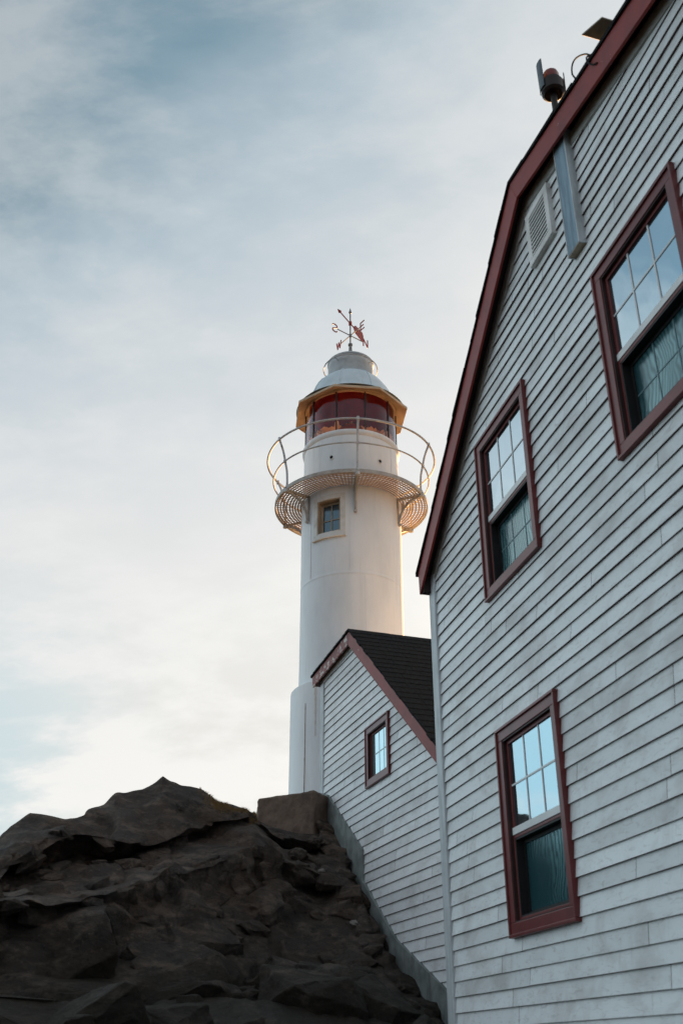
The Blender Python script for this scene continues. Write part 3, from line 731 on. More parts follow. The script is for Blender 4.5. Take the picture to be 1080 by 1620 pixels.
def rail_ring(r, z, rr):
    return MB().tube([TP(r + 0.004 * math.sin(7 * a + r), a, z + 0.004 * math.sin(5 * a + z)) for a in [2 * math.pi * i / 120 for i in range(120)]], rr, 8, closed=True)
rail_ring(1.575, 9.915, 0.019).build('rail', 'rail_iron', lh); rail_ring(1.452, 9.49, 0.015).build('rail', 'rail_iron', lh)
for a in PA:
    p_ = MB()
    pts = cat([(1.385, 8.90), (1.388, 9.1), (1.40, 9.3), (1.44, 9.49), (1.49, 9.70), (1.575, 9.915)], 5)
    p_.tube([TP(r_, a, z_) for r_, z_ in pts], 0.020, 10)
    p_.tube([TP(1.575, a, 9.885), TP(1.578, a, 9.955)], [0.03, 0.024], 10); p_.tube([TP(1.44, a, 9.465), TP(1.45, a, 9.515)], 0.027, 10)
    p_.tube([TP(1.388, a, 8.875), TP(1.388, a, 8.93)], 0.044, 12); p_.tube([TP(1.388, a, 8.96), TP(1.388, a, 9.01)], [0.04, 0.026], 12)
    p_.build('post', 'rail_iron', lh)

# lantern parapet with a rolled lip, two port holes
MB().lathe(T, zE([(0.905, 8.945), (0.905, 8.99), (0.887, 9.0), (0.885, 10.02), (0.900, 10.035), (0.918, 10.065), (0.924, 10.10), (0.918, 10.125), (0.895, 10.135), (0.84, 10.135), (0.84, 8.95)]), 128).build('parapet', 'tower_paint', lh)
for a in (rad(-40), rad(55), rad(100)): sm = MB(); arc_box(sm, 0.880, 0.8915, a, a + 0.009, 9.0, 10.03, 1); sm.build('plate_seam', 'tower_paint', lh)
ph_parent = lh
for a, z in ((rad(-24), 9.575), (rad(35.5), 9.545)):
    u = Vector((math.sin(a), -math.cos(a), 0)); t = Vector((math.cos(a), math.sin(a), 0)); c0 = T + u * 0.885 + Vector((0, 0, z + E))
    m = MB(); path = [c0 + u * 0.006 + (t * math.cos(x) + Vector((0, 0, 1)) * math.sin(x)) * 0.043 for x in [2 * math.pi * i / 24 for i in range(24)]]
    m.tube(path, 0.011, 8, closed=True); o = m.build('port_hole', 'tower_paint', lh)
    m = MB(); m.tube([c0 - u * 0.01, c0 + u * 0.004], 0.036, 24); m.build('opening', 'hole_black', o)
# lantern floor, lens and ceiling
MB().lathe(T, zE([(0.0, 10.0), (0.84, 10.0), (0.84, 10.03), (0.0, 10.03)]), 48).build('lantern_floor', 'ceiling_cream', lh)
MB().lathe(T, zE([(0.0, 10.03), (0.20, 10.03), (0.20, 10.10), (0.10, 10.12), (0.10, 10.32), (0.17, 10.34), (0.24, 10.42), (0.27, 10.55), (0.24, 10.68), (0.17, 10.76), (0.08, 10.80), (0.0, 10.80)]), 32).build('lamp', 'lens_red', lh)
MB().lathe(T, zE([(0.875, 11.02), (0.75, 11.22), (0.55, 11.42), (0.3, 11.55), (0.0, 11.6)]), 64).build('ceiling', 'ceiling_cream', lh)
# glazing
GA = [rad(-18.5 + 36 * i) for i in range(10)]
lg = MB().lathe(T, zE([(0.862, 10.13), (0.862, 11.05)]), 120).build('lantern_glass', 'clear_glass', lh)
for a in GA:
    mu = MB()
    u = Vector((math.sin(a), -math.cos(a), 0)); t = Vector((math.cos(a), math.sin(a), 0))
    mu.obox(T + u * 0.866 + Vector((0, 0, 10.588 + E)), u * 0.014, t * 0.012, (0, 0, 0.458))
    mu.build('mullion', 'mullion_dark', lg)
fm = MB(); R = random.Random(4); ns = 180; A0, A1 = rad(-68), rad(74); fv = []; rag = 0.0
for j in range(ns + 1):
    a = A0 + (A1 - A0) * j / ns; rag += R.uniform(-0.022, 0.022); rag = max(-0.05, min(0.05, rag * 0.92))
    lowz = 10.275 + rag + (0.10 if abs(a - GA[0]) < 0.05 else 0)
    fv += [TP(0.852, a, lowz), TP(0.852, a, 10.62), TP(0.852, a, 10.99)]
fm.add(fv, [(3 * j + i, 3 * j + 3 + i, 3 * j + 4 + i, 3 * j + 1 + i) for j in range(ns) for i in (0, 1)], True)
fm.build('red_film', 'red_film', lg, normals=False)
# octagonal eave, ring trim, dome, ventilator
ea = MB(); OA = [rad(-16.6 + 45 * i) for i in range(8)]
def octr(r, z): return [TP(r, a, z) for a in OA]
V = octr(0.872, 11.07) + octr(1.115, 10.955) + octr(1.125, 10.958) + octr(1.125, 11.005) + octr(1.05, 11.06)
ea.add(V, [(k * 8 + i, k * 8 + (i + 1) % 8, (k + 1) * 8 + (i + 1) % 8, (k + 1) * 8 + i) for k in range(4) for i in range(8)])
eo = ea.build('eave', 'eave_tan', lh)
MB().lathe(T, zE([(0.845, 11.03), (0.845, 11.0), (0.885, 11.0), (0.89, 11.07), (0.86, 11.07)]), 96).build('glazing_ring', 'eave_tan', lh)
MB().lathe(T, zE([(1.06, 11.04), (0.90, 11.10), (0.85, 11.16), (0.81, 11.30), (0.76, 11.45), (0.70, 11.57), (0.63, 11.67), (0.55, 11.745), (0.47, 11.80), (0.40, 11.815)]), 96).build('dome', 'roof_paint', lh)
sm = MB()
for a in OA:
    pr_ = [(0.90, 11.105), (0.85, 11.165), (0.81, 11.305), (0.76, 11.455), (0.70, 11.575), (0.63, 11.675), (0.55, 11.75), (0.48, 11.80)]
    sm.tube([TP(r_, a, z_) for r_, z_ in pr_], 0.012, 6)
sm.build('roof_seam', 'roof_paint', lh)
ve = MB().lathe(T, zE([(0.40, 11.79), (0.445, 11.79), (0.455, 11.80), (0.450, 11.84), (0.447, 12.185), (0.462, 12.20), (0.462, 12.225), (0.44, 12.25), (0.30, 12.30), (0.06, 12.34), (0.0, 12.34)]), 72).build('ventilator', 'vent_paint', lh)
MB().tube([TP(0.535, a, 12.10) for a in [2 * math.pi * i / 72 for i in range(72)]], 0.011, 8, closed=True).build('ring', 'rail_iron', ve)
for a in (rad(-35), rad(55), rad(145), rad(235)): MB().tube([TP(0.44, a, 12.10), TP(0.54, a, 12.10)], 0.010, 6).build('ring_stay', 'rail_iron', ve)

# ---- weather vane
vn = empty('weather_vane', TP(0, 0, 12.34), 'red compass weather vane with arrow on top of the lighthouse', 'weather vane')
pl = MB(); pl.tube([TP(0, 0, z) for z in (12.33, 12.42, 12.70, 12.72)], [0.055, 0.050, 0.030, 0.028], 12)
pl.tube([TP(0, 0, 12.72), TP(0, 0, 12.755)], 0.046, 12); pl.tube([TP(0, 0, 12.74), TP(0, 0, 13.56)], 0.015, 10); pl.tube([TP(0, 0, 13.54), TP(0, 0, 13.565), TP(0, 0, 13.69)], [0.012, 0.034, 0.002], 10)
pl.tube([TP(0, 0, 12.94), TP(0, 0, 13.01)], 0.026, 10)
pl.build('pole', 'vane_grey', vn)
UN = Vector((0.783, 0.622, 0)); UE = Vector((0.587, -0.81, 0)).normalized(); UP = Vector((0, 0, 1)); VC = TP(0, 0, 12.975)
am = MB()
for u in (UN, UE): am.tube([VC - u * 0.335, VC + u * 0.335], 0.0105, 8)
am.build('cross_arm', 'vane_grey', vn)
def letter(c, u, lines, wdt, hgt, rr=0.0115):
    """lines in a unit square; u is the direction that reads as rightwards from the ground"""
    m = MB()
    for ln in lines:
        P = [c + u * ((x - 0.5) * wdt) + UP * ((y - 0.5) * hgt) for x, y in ln]
        for p0, p1 in zip(P, P[1:]):
            d_ = p1 - p0; n_ = d_.normalized(); sd_ = u.cross(UP).normalized(); k_ = n_.cross(sd_)
            m.obox((p0 + p1) / 2, d_ * 0.5 + n_ * rr * 0.5, k_ * rr, sd_ * 0.006)
    return m.build('letter', 'vane_red', vn)
S_ = [(1 - x, y) for x, y in ((0.95, 0.86), (0.80, 0.97), (0.5, 1.0), (0.2, 0.94), (0.08, 0.78), (0.15, 0.62), (0.5, 0.5), (0.85, 0.38), (0.94, 0.22), (0.80, 0.06), (0.5, 0.0), (0.2, 0.03), (0.05, 0.16))]
letter(VC - UN * 0.40, UN, [S_], 0.135, 0.185)
letter(VC + UN * 0.40, UN, [[(0.05, 0), (0.05, 1), (0.95, 0), (0.95, 1)]], 0.125, 0.18)
letter(VC + UE * 0.40, UE, [[(1, 1), (0.08, 1), (0.08, 0), (1, 0)], [(0.08, 0.5), (0.8, 0.5)]], 0.13, 0.18)
letter(VC - UE * 0.40, UE, [[(0, 1), (0.25, 0), (0.5, 0.9), (0.75, 0), (1, 1)]], 0.15, 0.17, 0.012)
AD = Vector((0.49, 0.872, 0)).normalized(); AC = TP(0, 0, 13.285)
ar = MB(); ar.tube([AC - AD * 0.50, AC + AD * 0.20], 0.012, 8); ar.tube([AC - AD * 0.53, AC - AD * 0.52, AC - AD * 0.43], [0.003, 0.006, 0.034], 10); ar.tube([AC - UP * 0.04, AC + UP * 0.04], 0.034, 12)
ao = ar.build('arrow', 'vane_red', vn)
sdv = AD.cross(UP).normalized(); tl = MB()
pts = [(0.15, 0.03), (0.22, 0.10), (0.52, 0.12), (0.56, 0.06), (0.56, -0.06), (0.52, -0.12), (0.22, -0.10), (0.15, -0.03)]
n = len(pts); Vv = [AC + AD * x + UP * y + sdv * s_ for s_ in (-0.006, 0.006) for x, y in pts]
tl.add(Vv, [tuple(range(n)), tuple(range(2 * n - 1, n - 1, -1))] + [(i, (i + 1) % n, n + (i + 1) % n, n + i) for i in range(n)])
tl.build('tail', 'vane_red', ao)

# ================================================================ concrete block under the drum
cbk = MB(); cbk.slab([(-0.375, 14.2), (-1.19, 14.67), (-1.36, 16.6), (-1.5, 18.0), (1.2, 18.2), (0.55, 15.80)], 2.35 + E, 3.268 + E)
cob = tag(cbk.build('concrete_block', 'concrete'), 'squat brown concrete block under the lighthouse on top of the rock', 'concrete block')
bm = bmesh.new(); bm.from_mesh(cob.data); bmesh.ops.bevel(bm, geom=bm.edges[:], offset=0.03, segments=2, profile=0.5, affect='EDGES'); bmesh.ops.triangulate(bm, faces=bm.faces)
for _ in range(6):
    le = [e for e in bm.edges if e.calc_length() > 0.07]
    if le: bmesh.ops.subdivide_edges(bm, edges=le, cuts=1); bmesh.ops.triangulate(bm, faces=[f for f in bm.faces if len(f.verts) > 3])
bm.normal_update()
for v in bm.verts: v.co += v.normal * (0.022 * noise.fractal(v.co * 3.0, 0.8, 2.0, 5) - 0.02 * max(0, noise.noise(v.co * 6.0) - 0.25))
bm.to_mesh(cob.data); bm.free()

# ================================================================ rock outcrop
ROCK_U = [-700, -420, -260, -140, -60, 0, 15, 30, 47, 75, 105, 118, 140, 165, 185, 205, 225, 242, 258, 272, 285, 303, 320, 345, 365, 385, 400, 425, 450, 475, 500, 515, 530, 548, 563, 580, 600, 620, 640, 660, 680, 706, 740, 790]
ROCK_ROWS = [
 [(-7.42,10.50,2.36),(-5.75,10.50,2.36),(-4.79,10.50,2.36),(-4.07,10.50,2.36),(-3.83,10.80,3.14),(-3.65,11.20,3.70),(-3.64,11.40,3.86),(-3.56,11.45,3.95),(-3.47,11.50,4.05),(-3.31,11.64,4.04),(-3.13,11.80,4.02),(-3.09,12.00,4.08),(-3.01,12.30,4.22),(-2.87,12.50,4.33),(-2.76,12.60,4.50),(-2.63,12.70,4.55),(-2.49,12.80,4.60),(-2.37,12.80,4.69),(-2.25,12.80,4.79),(-2.15,12.90,4.74),(-2.05,13.00,4.69),(-1.93,13.15,4.70),(-1.81,13.30,4.70),(-1.62,13.50,4.56),(-1.46,13.65,4.55),(-1.31,13.80,4.53),(-1.20,14.00,4.51),(-0.98,14.05,4.37),(-0.77,14.05,4.32),(-0.55,14.05,4.30),(-0.34,14.15,4.34),(-0.23,14.84,4.72),(-0.09,14.42,4.41),(0.07,13.95,4.06),(0.19,13.59,3.71),(0.31,13.21,3.30),(0.45,12.80,2.95),(0.57,12.42,2.66),(0.69,12.06,2.44),(0.80,11.73,2.27),(0.90,11.42,2.15),(1.02,11.04,1.94),(1.17,10.59,1.73),(1.36,10.00,1.48)],
 [(-7.11,10.10,2.25),(-5.51,10.10,2.25),(-4.59,10.10,2.25),(-3.90,10.10,2.25),(-3.59,10.20,2.89),(-3.37,10.50,3.23),(-3.31,10.58,3.29),(-3.24,10.65,3.35),(-3.17,10.74,3.41),(-3.07,10.98,3.58),(-2.95,11.21,3.71),(-2.88,11.29,3.75),(-2.74,11.34,3.74),(-2.58,11.40,3.72),(-2.46,11.49,3.70),(-2.33,11.58,3.68),(-2.22,11.71,3.72),(-2.13,11.84,3.77),(-2.04,11.98,3.84),(-1.97,12.12,3.91),(-1.89,12.25,3.98),(-1.79,12.43,4.07),(-1.69,12.62,4.12),(-1.53,12.90,4.19),(-1.40,13.15,4.24),(-1.26,13.41,4.30),(-1.16,13.60,4.34),(-0.95,13.60,4.23),(-0.74,13.60,4.15),(-0.54,13.65,4.15),(-0.33,13.70,4.14),(-0.21,13.80,4.14),(-0.08,13.90,4.14),(0.07,13.83,3.99),(0.18,13.47,3.64),(0.31,13.09,3.24),(0.44,12.68,2.90),(0.56,12.30,2.61),(0.68,11.94,2.40),(0.79,11.61,2.23),(0.89,11.30,2.11),(1.01,10.92,1.90),(1.15,10.47,1.69),(1.34,9.88,1.45)],
 [(-7.45,10.60,2.25),(-5.77,10.60,2.25),(-4.81,10.60,2.25),(-4.09,10.60,2.25),(-3.79,10.80,2.93),(-3.52,11.00,3.22),(-3.45,11.10,3.26),(-3.39,11.20,3.29),(-3.31,11.31,3.33),(-3.18,11.50,3.40),(-3.03,11.70,3.46),(-2.96,11.79,3.49),(-2.85,11.93,3.53),(-2.70,12.05,3.58),(-2.57,12.12,3.62),(-2.44,12.18,3.66),(-2.32,12.28,3.72),(-2.21,12.36,3.78),(-2.12,12.48,3.84),(-2.04,12.62,3.89),(-1.96,12.75,3.94),(-1.85,12.92,4.01),(-1.73,13.03,4.07),(-1.56,13.20,4.17),(-1.42,13.35,4.21),(-1.27,13.49,4.26),(-1.16,13.60,4.29),(-0.96,13.75,4.20),(-0.75,13.90,4.10),(-0.55,13.95,4.11),(-0.34,14.00,4.12),(-0.21,13.95,4.07),(-0.08,13.78,4.00),(0.07,13.71,3.92),(0.18,13.35,3.58),(0.30,12.97,3.19),(0.44,12.56,2.84),(0.56,12.18,2.57),(0.67,11.82,2.35),(0.78,11.49,2.18),(0.88,11.18,2.07),(1.00,10.80,1.87),(1.14,10.35,1.66),(1.33,9.76,1.42)],
 [(-6.95,9.90,2.18),(-5.38,9.90,2.18),(-4.48,9.90,2.18),(-3.81,9.90,2.18),(-3.58,10.24,2.79),(-3.34,10.50,3.05),(-3.28,10.60,3.08),(-3.22,10.70,3.11),(-3.15,10.81,3.14),(-3.03,11.00,3.20),(-2.88,11.16,3.25),(-2.81,11.23,3.27),(-2.69,11.35,3.31),(-2.57,11.52,3.38),(-2.47,11.69,3.45),(-2.37,11.86,3.52),(-2.26,11.99,3.60),(-2.16,12.09,3.66),(-2.06,12.19,3.72),(-1.98,12.29,3.77),(-1.90,12.38,3.81),(-1.78,12.51,3.86),(-1.67,12.63,3.91),(-1.51,12.81,3.99),(-1.37,12.95,4.05),(-1.23,13.09,4.12),(-1.12,13.20,4.17),(-0.92,13.25,4.05),(-0.72,13.30,3.94),(-0.52,13.35,3.92),(-0.32,13.40,3.89),(-0.20,13.45,3.86),(-0.08,13.50,3.83),(0.06,13.50,3.83),(0.18,13.23,3.52),(0.30,12.85,3.13),(0.43,12.44,2.79),(0.55,12.06,2.52),(0.66,11.70,2.31),(0.77,11.37,2.14),(0.87,11.06,2.03),(0.98,10.68,1.83),(1.12,10.23,1.63),(1.31,9.64,1.40)],
 [(-6.31,9.00,2.10),(-4.88,9.00,2.10),(-4.07,9.00,2.10),(-3.46,9.00,2.10),(-3.21,9.23,2.58),(-2.98,9.40,2.81),(-2.91,9.44,2.82),(-2.84,9.49,2.83),(-2.76,9.54,2.84),(-2.63,9.62,2.86),(-2.49,9.73,2.88),(-2.43,9.80,2.90),(-2.34,9.93,2.94),(-2.23,10.07,2.99),(-2.14,10.22,3.04),(-2.06,10.39,3.09),(-1.97,10.56,3.15),(-1.89,10.69,3.21),(-1.81,10.81,3.28),(-1.74,10.91,3.33),(-1.67,11.00,3.34),(-1.57,11.14,3.36),(-1.49,11.35,3.44),(-1.36,11.66,3.56),(-1.25,11.89,3.65),(-1.13,12.12,3.74),(-1.04,12.30,3.81),(-0.86,12.50,3.75),(-0.68,12.70,3.69),(-0.49,12.75,3.66),(-0.30,12.80,3.63),(-0.19,12.88,3.59),(-0.08,12.95,3.55),(0.06,13.00,3.53),(0.18,13.00,3.44),(0.30,12.73,3.07),(0.43,12.32,2.74),(0.54,11.94,2.47),(0.66,11.58,2.27),(0.76,11.25,2.10),(0.86,10.94,2.00),(0.97,10.56,1.80),(1.11,10.11,1.60),(1.29,9.52,1.38)],
 [(-6.65,9.50,2.10),(-5.15,9.50,2.10),(-4.29,9.50,2.10),(-3.64,9.50,2.10),(-3.36,9.73,2.51),(-3.12,9.90,2.75),(-3.05,9.95,2.76),(-2.97,10.00,2.76),(-2.89,10.06,2.77),(-2.75,10.15,2.79),(-2.60,10.25,2.81),(-2.54,10.29,2.83),(-2.42,10.37,2.85),(-2.29,10.46,2.86),(-2.18,10.54,2.86),(-2.08,10.62,2.86),(-1.97,10.70,2.86),(-1.87,10.77,2.86),(-1.79,10.87,2.87),(-1.72,10.99,2.87),(-1.65,11.10,2.88),(-1.57,11.30,2.98),(-1.48,11.49,3.08),(-1.35,11.73,3.20),(-1.23,11.90,3.29),(-1.11,12.07,3.38),(-1.01,12.20,3.45),(-0.86,12.55,3.46),(-0.69,12.90,3.48),(-0.50,13.05,3.46),(-0.31,13.20,3.45),(-0.19,13.16,3.40),(-0.08,12.83,3.32),(0.06,12.88,3.30),(0.17,12.88,3.30),(0.29,12.61,3.02),(0.42,12.20,2.69),(0.54,11.82,2.43),(0.65,11.46,2.22),(0.75,11.13,2.06),(0.85,10.82,1.96),(0.96,10.44,1.77),(1.10,9.99,1.57),(1.27,9.40,1.35)],
 [(-6.64,9.50,2.07),(-5.14,9.50,2.07),(-4.28,9.50,2.07),(-3.64,9.50,2.07),(-3.33,9.73,2.31),(-3.07,9.90,2.47),(-3.00,9.93,2.48),(-2.92,9.96,2.50),(-2.84,9.99,2.51),(-2.69,10.05,2.53),(-2.54,10.12,2.54),(-2.47,10.15,2.54),(-2.35,10.22,2.54),(-2.22,10.30,2.53),(-2.11,10.36,2.52),(-2.00,10.41,2.51),(-1.89,10.47,2.49),(-1.80,10.52,2.46),(-1.70,10.57,2.44),(-1.63,10.62,2.43),(-1.57,10.75,2.49),(-1.49,10.93,2.58),(-1.41,11.10,2.66),(-1.28,11.35,2.78),(-1.17,11.55,2.87),(-1.06,11.75,2.96),(-0.97,11.90,3.04),(-0.81,12.10,3.09),(-0.65,12.30,3.15),(-0.47,12.45,3.14),(-0.29,12.60,3.12),(-0.18,12.58,3.07),(-0.07,12.55,3.01),(0.06,12.52,2.95),(0.17,12.46,2.89),(0.28,12.25,2.78),(0.41,12.00,2.63),(0.53,11.70,2.38),(0.64,11.34,2.18),(0.74,11.01,2.03),(0.83,10.70,1.92),(0.95,10.32,1.73),(1.08,9.87,1.55),(1.25,9.28,1.33)],
 [(-6.52,9.40,1.95),(-5.05,9.40,1.95),(-4.21,9.40,1.95),(-3.58,9.40,1.95),(-3.25,9.63,2.06),(-2.99,9.80,2.15),(-2.91,9.82,2.15),(-2.84,9.84,2.15),(-2.75,9.86,2.15),(-2.60,9.90,2.15),(-2.44,9.94,2.15),(-2.37,9.96,2.15),(-2.26,9.99,2.14),(-2.12,10.02,2.14),(-2.01,10.05,2.14),(-1.90,10.07,2.13),(-1.79,10.10,2.12),(-1.70,10.12,2.12),(-1.61,10.14,2.12),(-1.53,10.16,2.11),(-1.46,10.18,2.11),(-1.36,10.22,2.11),(-1.28,10.34,2.14),(-1.16,10.52,2.19),(-1.06,10.65,2.23),(-0.95,10.80,2.27),(-0.87,10.90,2.31),(-0.73,11.11,2.35),(-0.58,11.33,2.40),(-0.43,11.51,2.43),(-0.26,11.54,2.41),(-0.16,11.56,2.40),(-0.07,11.59,2.39),(0.05,11.56,2.37),(0.15,11.48,2.34),(0.26,11.40,2.31),(0.38,11.30,2.27),(0.51,11.20,2.24),(0.62,10.97,2.13),(0.72,10.73,1.98),(0.82,10.50,1.89),(0.93,10.20,1.70),(1.07,9.75,1.52),(1.24,9.16,1.31)],
 [(-5.90,8.60,1.74),(-4.57,8.60,1.74),(-3.81,8.60,1.74),(-3.24,8.60,1.74),(-2.84,8.53,1.77),(-2.54,8.48,1.80),(-2.47,8.47,1.80),(-2.40,8.46,1.81),(-2.32,8.44,1.81),(-2.18,8.42,1.82),(-2.04,8.41,1.83),(-1.98,8.42,1.83),(-1.88,8.44,1.83),(-1.77,8.46,1.83),(-1.68,8.48,1.83),(-1.59,8.51,1.83),(-1.49,8.52,1.83),(-1.42,8.54,1.82),(-1.34,8.56,1.82),(-1.28,8.57,1.82),(-1.22,8.58,1.82),(-1.14,8.62,1.82),(-1.07,8.71,1.83),(-0.96,8.84,1.85),(-0.87,8.95,1.86),(-0.78,9.05,1.88),(-0.71,9.13,1.89),(-0.60,9.27,1.90),(-0.47,9.40,1.92),(-0.35,9.51,1.94),(-0.22,9.63,1.96),(-0.14,9.70,1.97),(-0.05,9.76,1.98),(0.04,9.85,1.99),(0.13,9.90,2.00),(0.22,9.90,1.99),(0.33,9.90,1.97),(0.44,9.90,1.96),(0.55,9.90,1.95),(0.66,9.83,1.90),(0.75,9.69,1.81),(0.87,9.50,1.67),(1.00,9.14,1.50),(1.16,8.60,1.30)],
 [(-4.22,6.40,1.22),(-3.26,6.40,1.22),(-2.72,6.40,1.22),(-2.31,6.40,1.22),(-2.04,6.40,1.22),(-1.84,6.40,1.22),(-1.79,6.40,1.22),(-1.73,6.40,1.22),(-1.68,6.40,1.22),(-1.58,6.40,1.22),(-1.48,6.40,1.22),(-1.43,6.40,1.22),(-1.36,6.40,1.22),(-1.28,6.40,1.22),(-1.21,6.40,1.22),(-1.14,6.40,1.22),(-1.07,6.40,1.22),(-1.01,6.40,1.22),(-0.96,6.40,1.22),(-0.91,6.40,1.22),(-0.87,6.40,1.22),(-0.81,6.41,1.22),(-0.76,6.48,1.22),(-0.68,6.57,1.22),(-0.62,6.65,1.22),(-0.55,6.73,1.23),(-0.51,6.78,1.23),(-0.42,6.88,1.23),(-0.33,6.98,1.23),(-0.25,7.07,1.23),(-0.15,7.17,1.23),(-0.10,7.23,1.23),(-0.04,7.28,1.23),(0.03,7.35,1.23),(0.09,7.41,1.23),(0.16,7.45,1.21),(0.24,7.51,1.18),(0.32,7.56,1.15),(0.40,7.62,1.13),(0.49,7.67,1.10),(0.57,7.73,1.07),(0.68,7.80,1.04),(0.81,7.72,0.95),(0.98,7.60,0.82)],
]
U = np.array(ROCK_U, float)
rows = [np.array(r, float) for r in ROCK_ROWS]
b1 = rows[0] + np.where((U > 520)[:, None], np.array([0.25, 1.1, -0.35]), np.array([0.1, 1.3, -0.75]))
b2_ = rows[0] + np.where((U > 520)[:, None], np.array([0.6, 2.0, -2.5]), np.array([0.0, 6.0, -3.6])); b2_[:, 2] = np.maximum(b2_[:, 2], -0.3)
b3 = b2_ + np.array([0, 6.0, 0]); b3[:, 2] = -0.4
b0 = rows[-1] + np.array([0, -1.6, 0]); b0[:, 2] = -0.3
rows = [b3, b2_, b1] + rows + [b0]
SUBS = [4, 8, 14] + [18, 8, 8, 20, 14, 18, 18, 16, 14] + [6]
NU = 480; uu = np.concatenate([np.linspace(U[0], -143, 60), np.linspace(-140, U[-1], 420)])
RW = [np.stack([np.interp(uu, U, r[:, k]) for k in range(3)], 1) for r in rows]
grid = []; amp = []
for i in range(len(RW) - 1):
    for k in range(SUBS[i]):
        t = k / SUBS[i]
        t2 = t
        grid.append(RW[i] * (1 - t2) + RW[i + 1] * t2)
grid.append(RW[-1]); G = np.array(grid); NV = len(G)
# soften the control polygon a little
for _ in range(2):
    Gs = G.copy(); Gs[1:-1, 1:-1] = (G[1:-1, 1:-1] * 2 + G[:-2, 1:-1] + G[2:, 1:-1] + G[1:-1, :-2] + G[1:-1, 2:]) / 6; G = Gs
du = np.gradient(G, axis=1); dv = np.gradient(G, axis=0); Nn = np.cross(dv, du); Nn /= np.maximum(np.linalg.norm(Nn, axis=2, keepdims=True), 1e-9)
flip = np.sign(-Nn[:, :, 1] * 0.6 + Nn[:, :, 2] * 0.8); Nn *= np.where(flip == 0, 1, flip)[:, :, None]
wall_n = np.array([math.cos(rad(18.2)), math.sin(rad(18.2)), 0])
disp = np.zeros((NV, NU))
def facet(p, sc_, seed):
    """planar breaks: each cell of a Voronoi pattern is a tilted face"""
    q_ = Vector((p.x * sc_ + seed, p.y * sc_ * 0.8, p.z * sc_ * 1.5 + seed))
    d_, pts_ = noise.voronoi(q_)
    c = pts_[0]; h = noise.random_unit_vector if False else None
    r3 = noise.cell_vector(c * 7.31 + Vector((seed, seed, seed)))
    return (q_ - c).dot(r3 - Vector((0.5, 0.5, 0.5))) + 0.35 * (r3.x - 0.5) - 0.30 * max(0, 0.12 - (d_[1] - d_[0])) / 0.12 * 0.5
JIT = [Vector((random.uniform(-1, 1), random.uniform(-1, 1), random.uniform(-1, 1))) * 0.05 for _ in range(5)]
for j in range(NV):
    for i in range(NU):
        p = Vector(G[j, i])
        wob = Vector(noise.noise_vector(p * 1.7)) * 0.16 + Vector(noise.noise_vector(p * 5.0)) * 0.05
        pw = p + wob
        v = 0.0
        for jx in JIT:
            pj = pw + jx; v += 0.26 * facet(pj, 0.85, 3.1) + 0.10 * facet(pj, 2.1, 9.7)
        v = v / len(JIT) + 0.05 * (noise.ridged_multi_fractal(p * 0.8, 1.0, 2.1, 6, 1.0, 2.0, noise_basis='PERLIN_ORIGINAL') - 1.0) + 0.022 * noise.fractal(p * 6.0, 0.8, 2.0, 5)
        disp[j, i] = v
for _ in range(2):
    ds = disp.copy(); ds[1:-1, 1:-1] = (disp[1:-1, 1:-1] * 2 + disp[:-2, 1:-1] + disp[2:, 1:-1] + disp[1:-1, :-2] + disp[1:-1, 2:]) / 6; disp = ds
dist = 4.4 - (G[:, :, 0] * wall_n[0] + G[:, :, 1] * wall_n[1])       # metres in front of the wing's wall
k = np.clip(dist / 0.7, 0.2, 1.0); k = np.where(uu[None, :] > 505, k, 1.0)
ridx = sum(SUBS[:3]); jj = np.abs(np.arange(NV) - ridx)[:, None]; k = k * np.clip(0.3 + jj / 16.0, 0.3, 1.0)   # keep the skyline
G = G + Nn * (disp * k)[:, :, None]
rk = MB(); rk.add([tuple(p) for p in G.reshape(-1, 3)], [(j * NU + i, j * NU + i + 1, (j + 1) * NU + i + 1, (j + 1) * NU + i) for j in range(NV - 1) for i in range(NU - 1)], True)
ridge_row = sum(SUBS[:3])
def block(p, ax, ay, az_, size, seed):
    """angular fractured block set into the outcrop"""
    R = random.Random(seed); bm = bmesh.new()
    for _ in range(17):
        v = Vector((R.gauss(0, 1), R.gauss(0, 1), R.gauss(0, 1))).normalized()
        v = Vector([math.copysign(abs(c) ** 0.55, c) for c in v]) * R.uniform(0.74, 1.10)
        bm.verts.new(v)
    res = bmesh.ops.convex_hull(bm, input=bm.verts)
    bmesh.ops.delete(bm, geom=list({g for g in res['geom_interior'] + res['geom_unused'] if isinstance(g, bmesh.types.BMVert)}), context='VERTS')
    bmesh.ops.dissolve_limit(bm, angle_limit=rad(12), verts=bm.verts, edges=bm.edges)
    bmesh.ops.bevel(bm, geom=bm.edges[:], offset=0.025, segments=1, profile=0.5, affect='EDGES')
    bmesh.ops.triangulate(bm, faces=bm.faces)
    for _ in range(2 if max(size) < 0.3 else 3):
        le = [e for e in bm.edges if e.calc_length() > 0.20]
        if le: bmesh.ops.subdivide_edges(bm, edges=le, cuts=1); bmesh.ops.triangulate(bm, faces=[f for f in bm.faces if len(f.verts) > 3])
    bm.normal_update(); sv = Vector((seed * 1.37, seed * 0.71, 0))
    V = []
    for v in bm.verts:
        q_ = v.co * 1.6 + sv
        d_ = 0.085 * noise.fractal(q_, 0.75, 2.1, 6) - 0.07 * abs(noise.noise(q_ * 1.4 + Vector((5, 5, 5))))
        c = v.co + v.normal * d_
        V.append(p + ax * c.x * size[0] + ay * c.y * size[1] + az_ * c.z * size[2])
    bm.verts.index_update(); Fs = [[v.index for v in f.verts] for f in bm.faces]; bm.free()
    rk.add(V, Fs, True)
RB = random.Random(17)
def frame_at(i, j):
    x = Vector(G[j, min(i + 6, NU - 1)]) - Vector(G[j, max(i - 6, 0)]); x.normalize(); z = Vector(Nn[j, i]); y = z.cross(x).normalized(); z = x.cross(y).normalized()
    return x, y, z
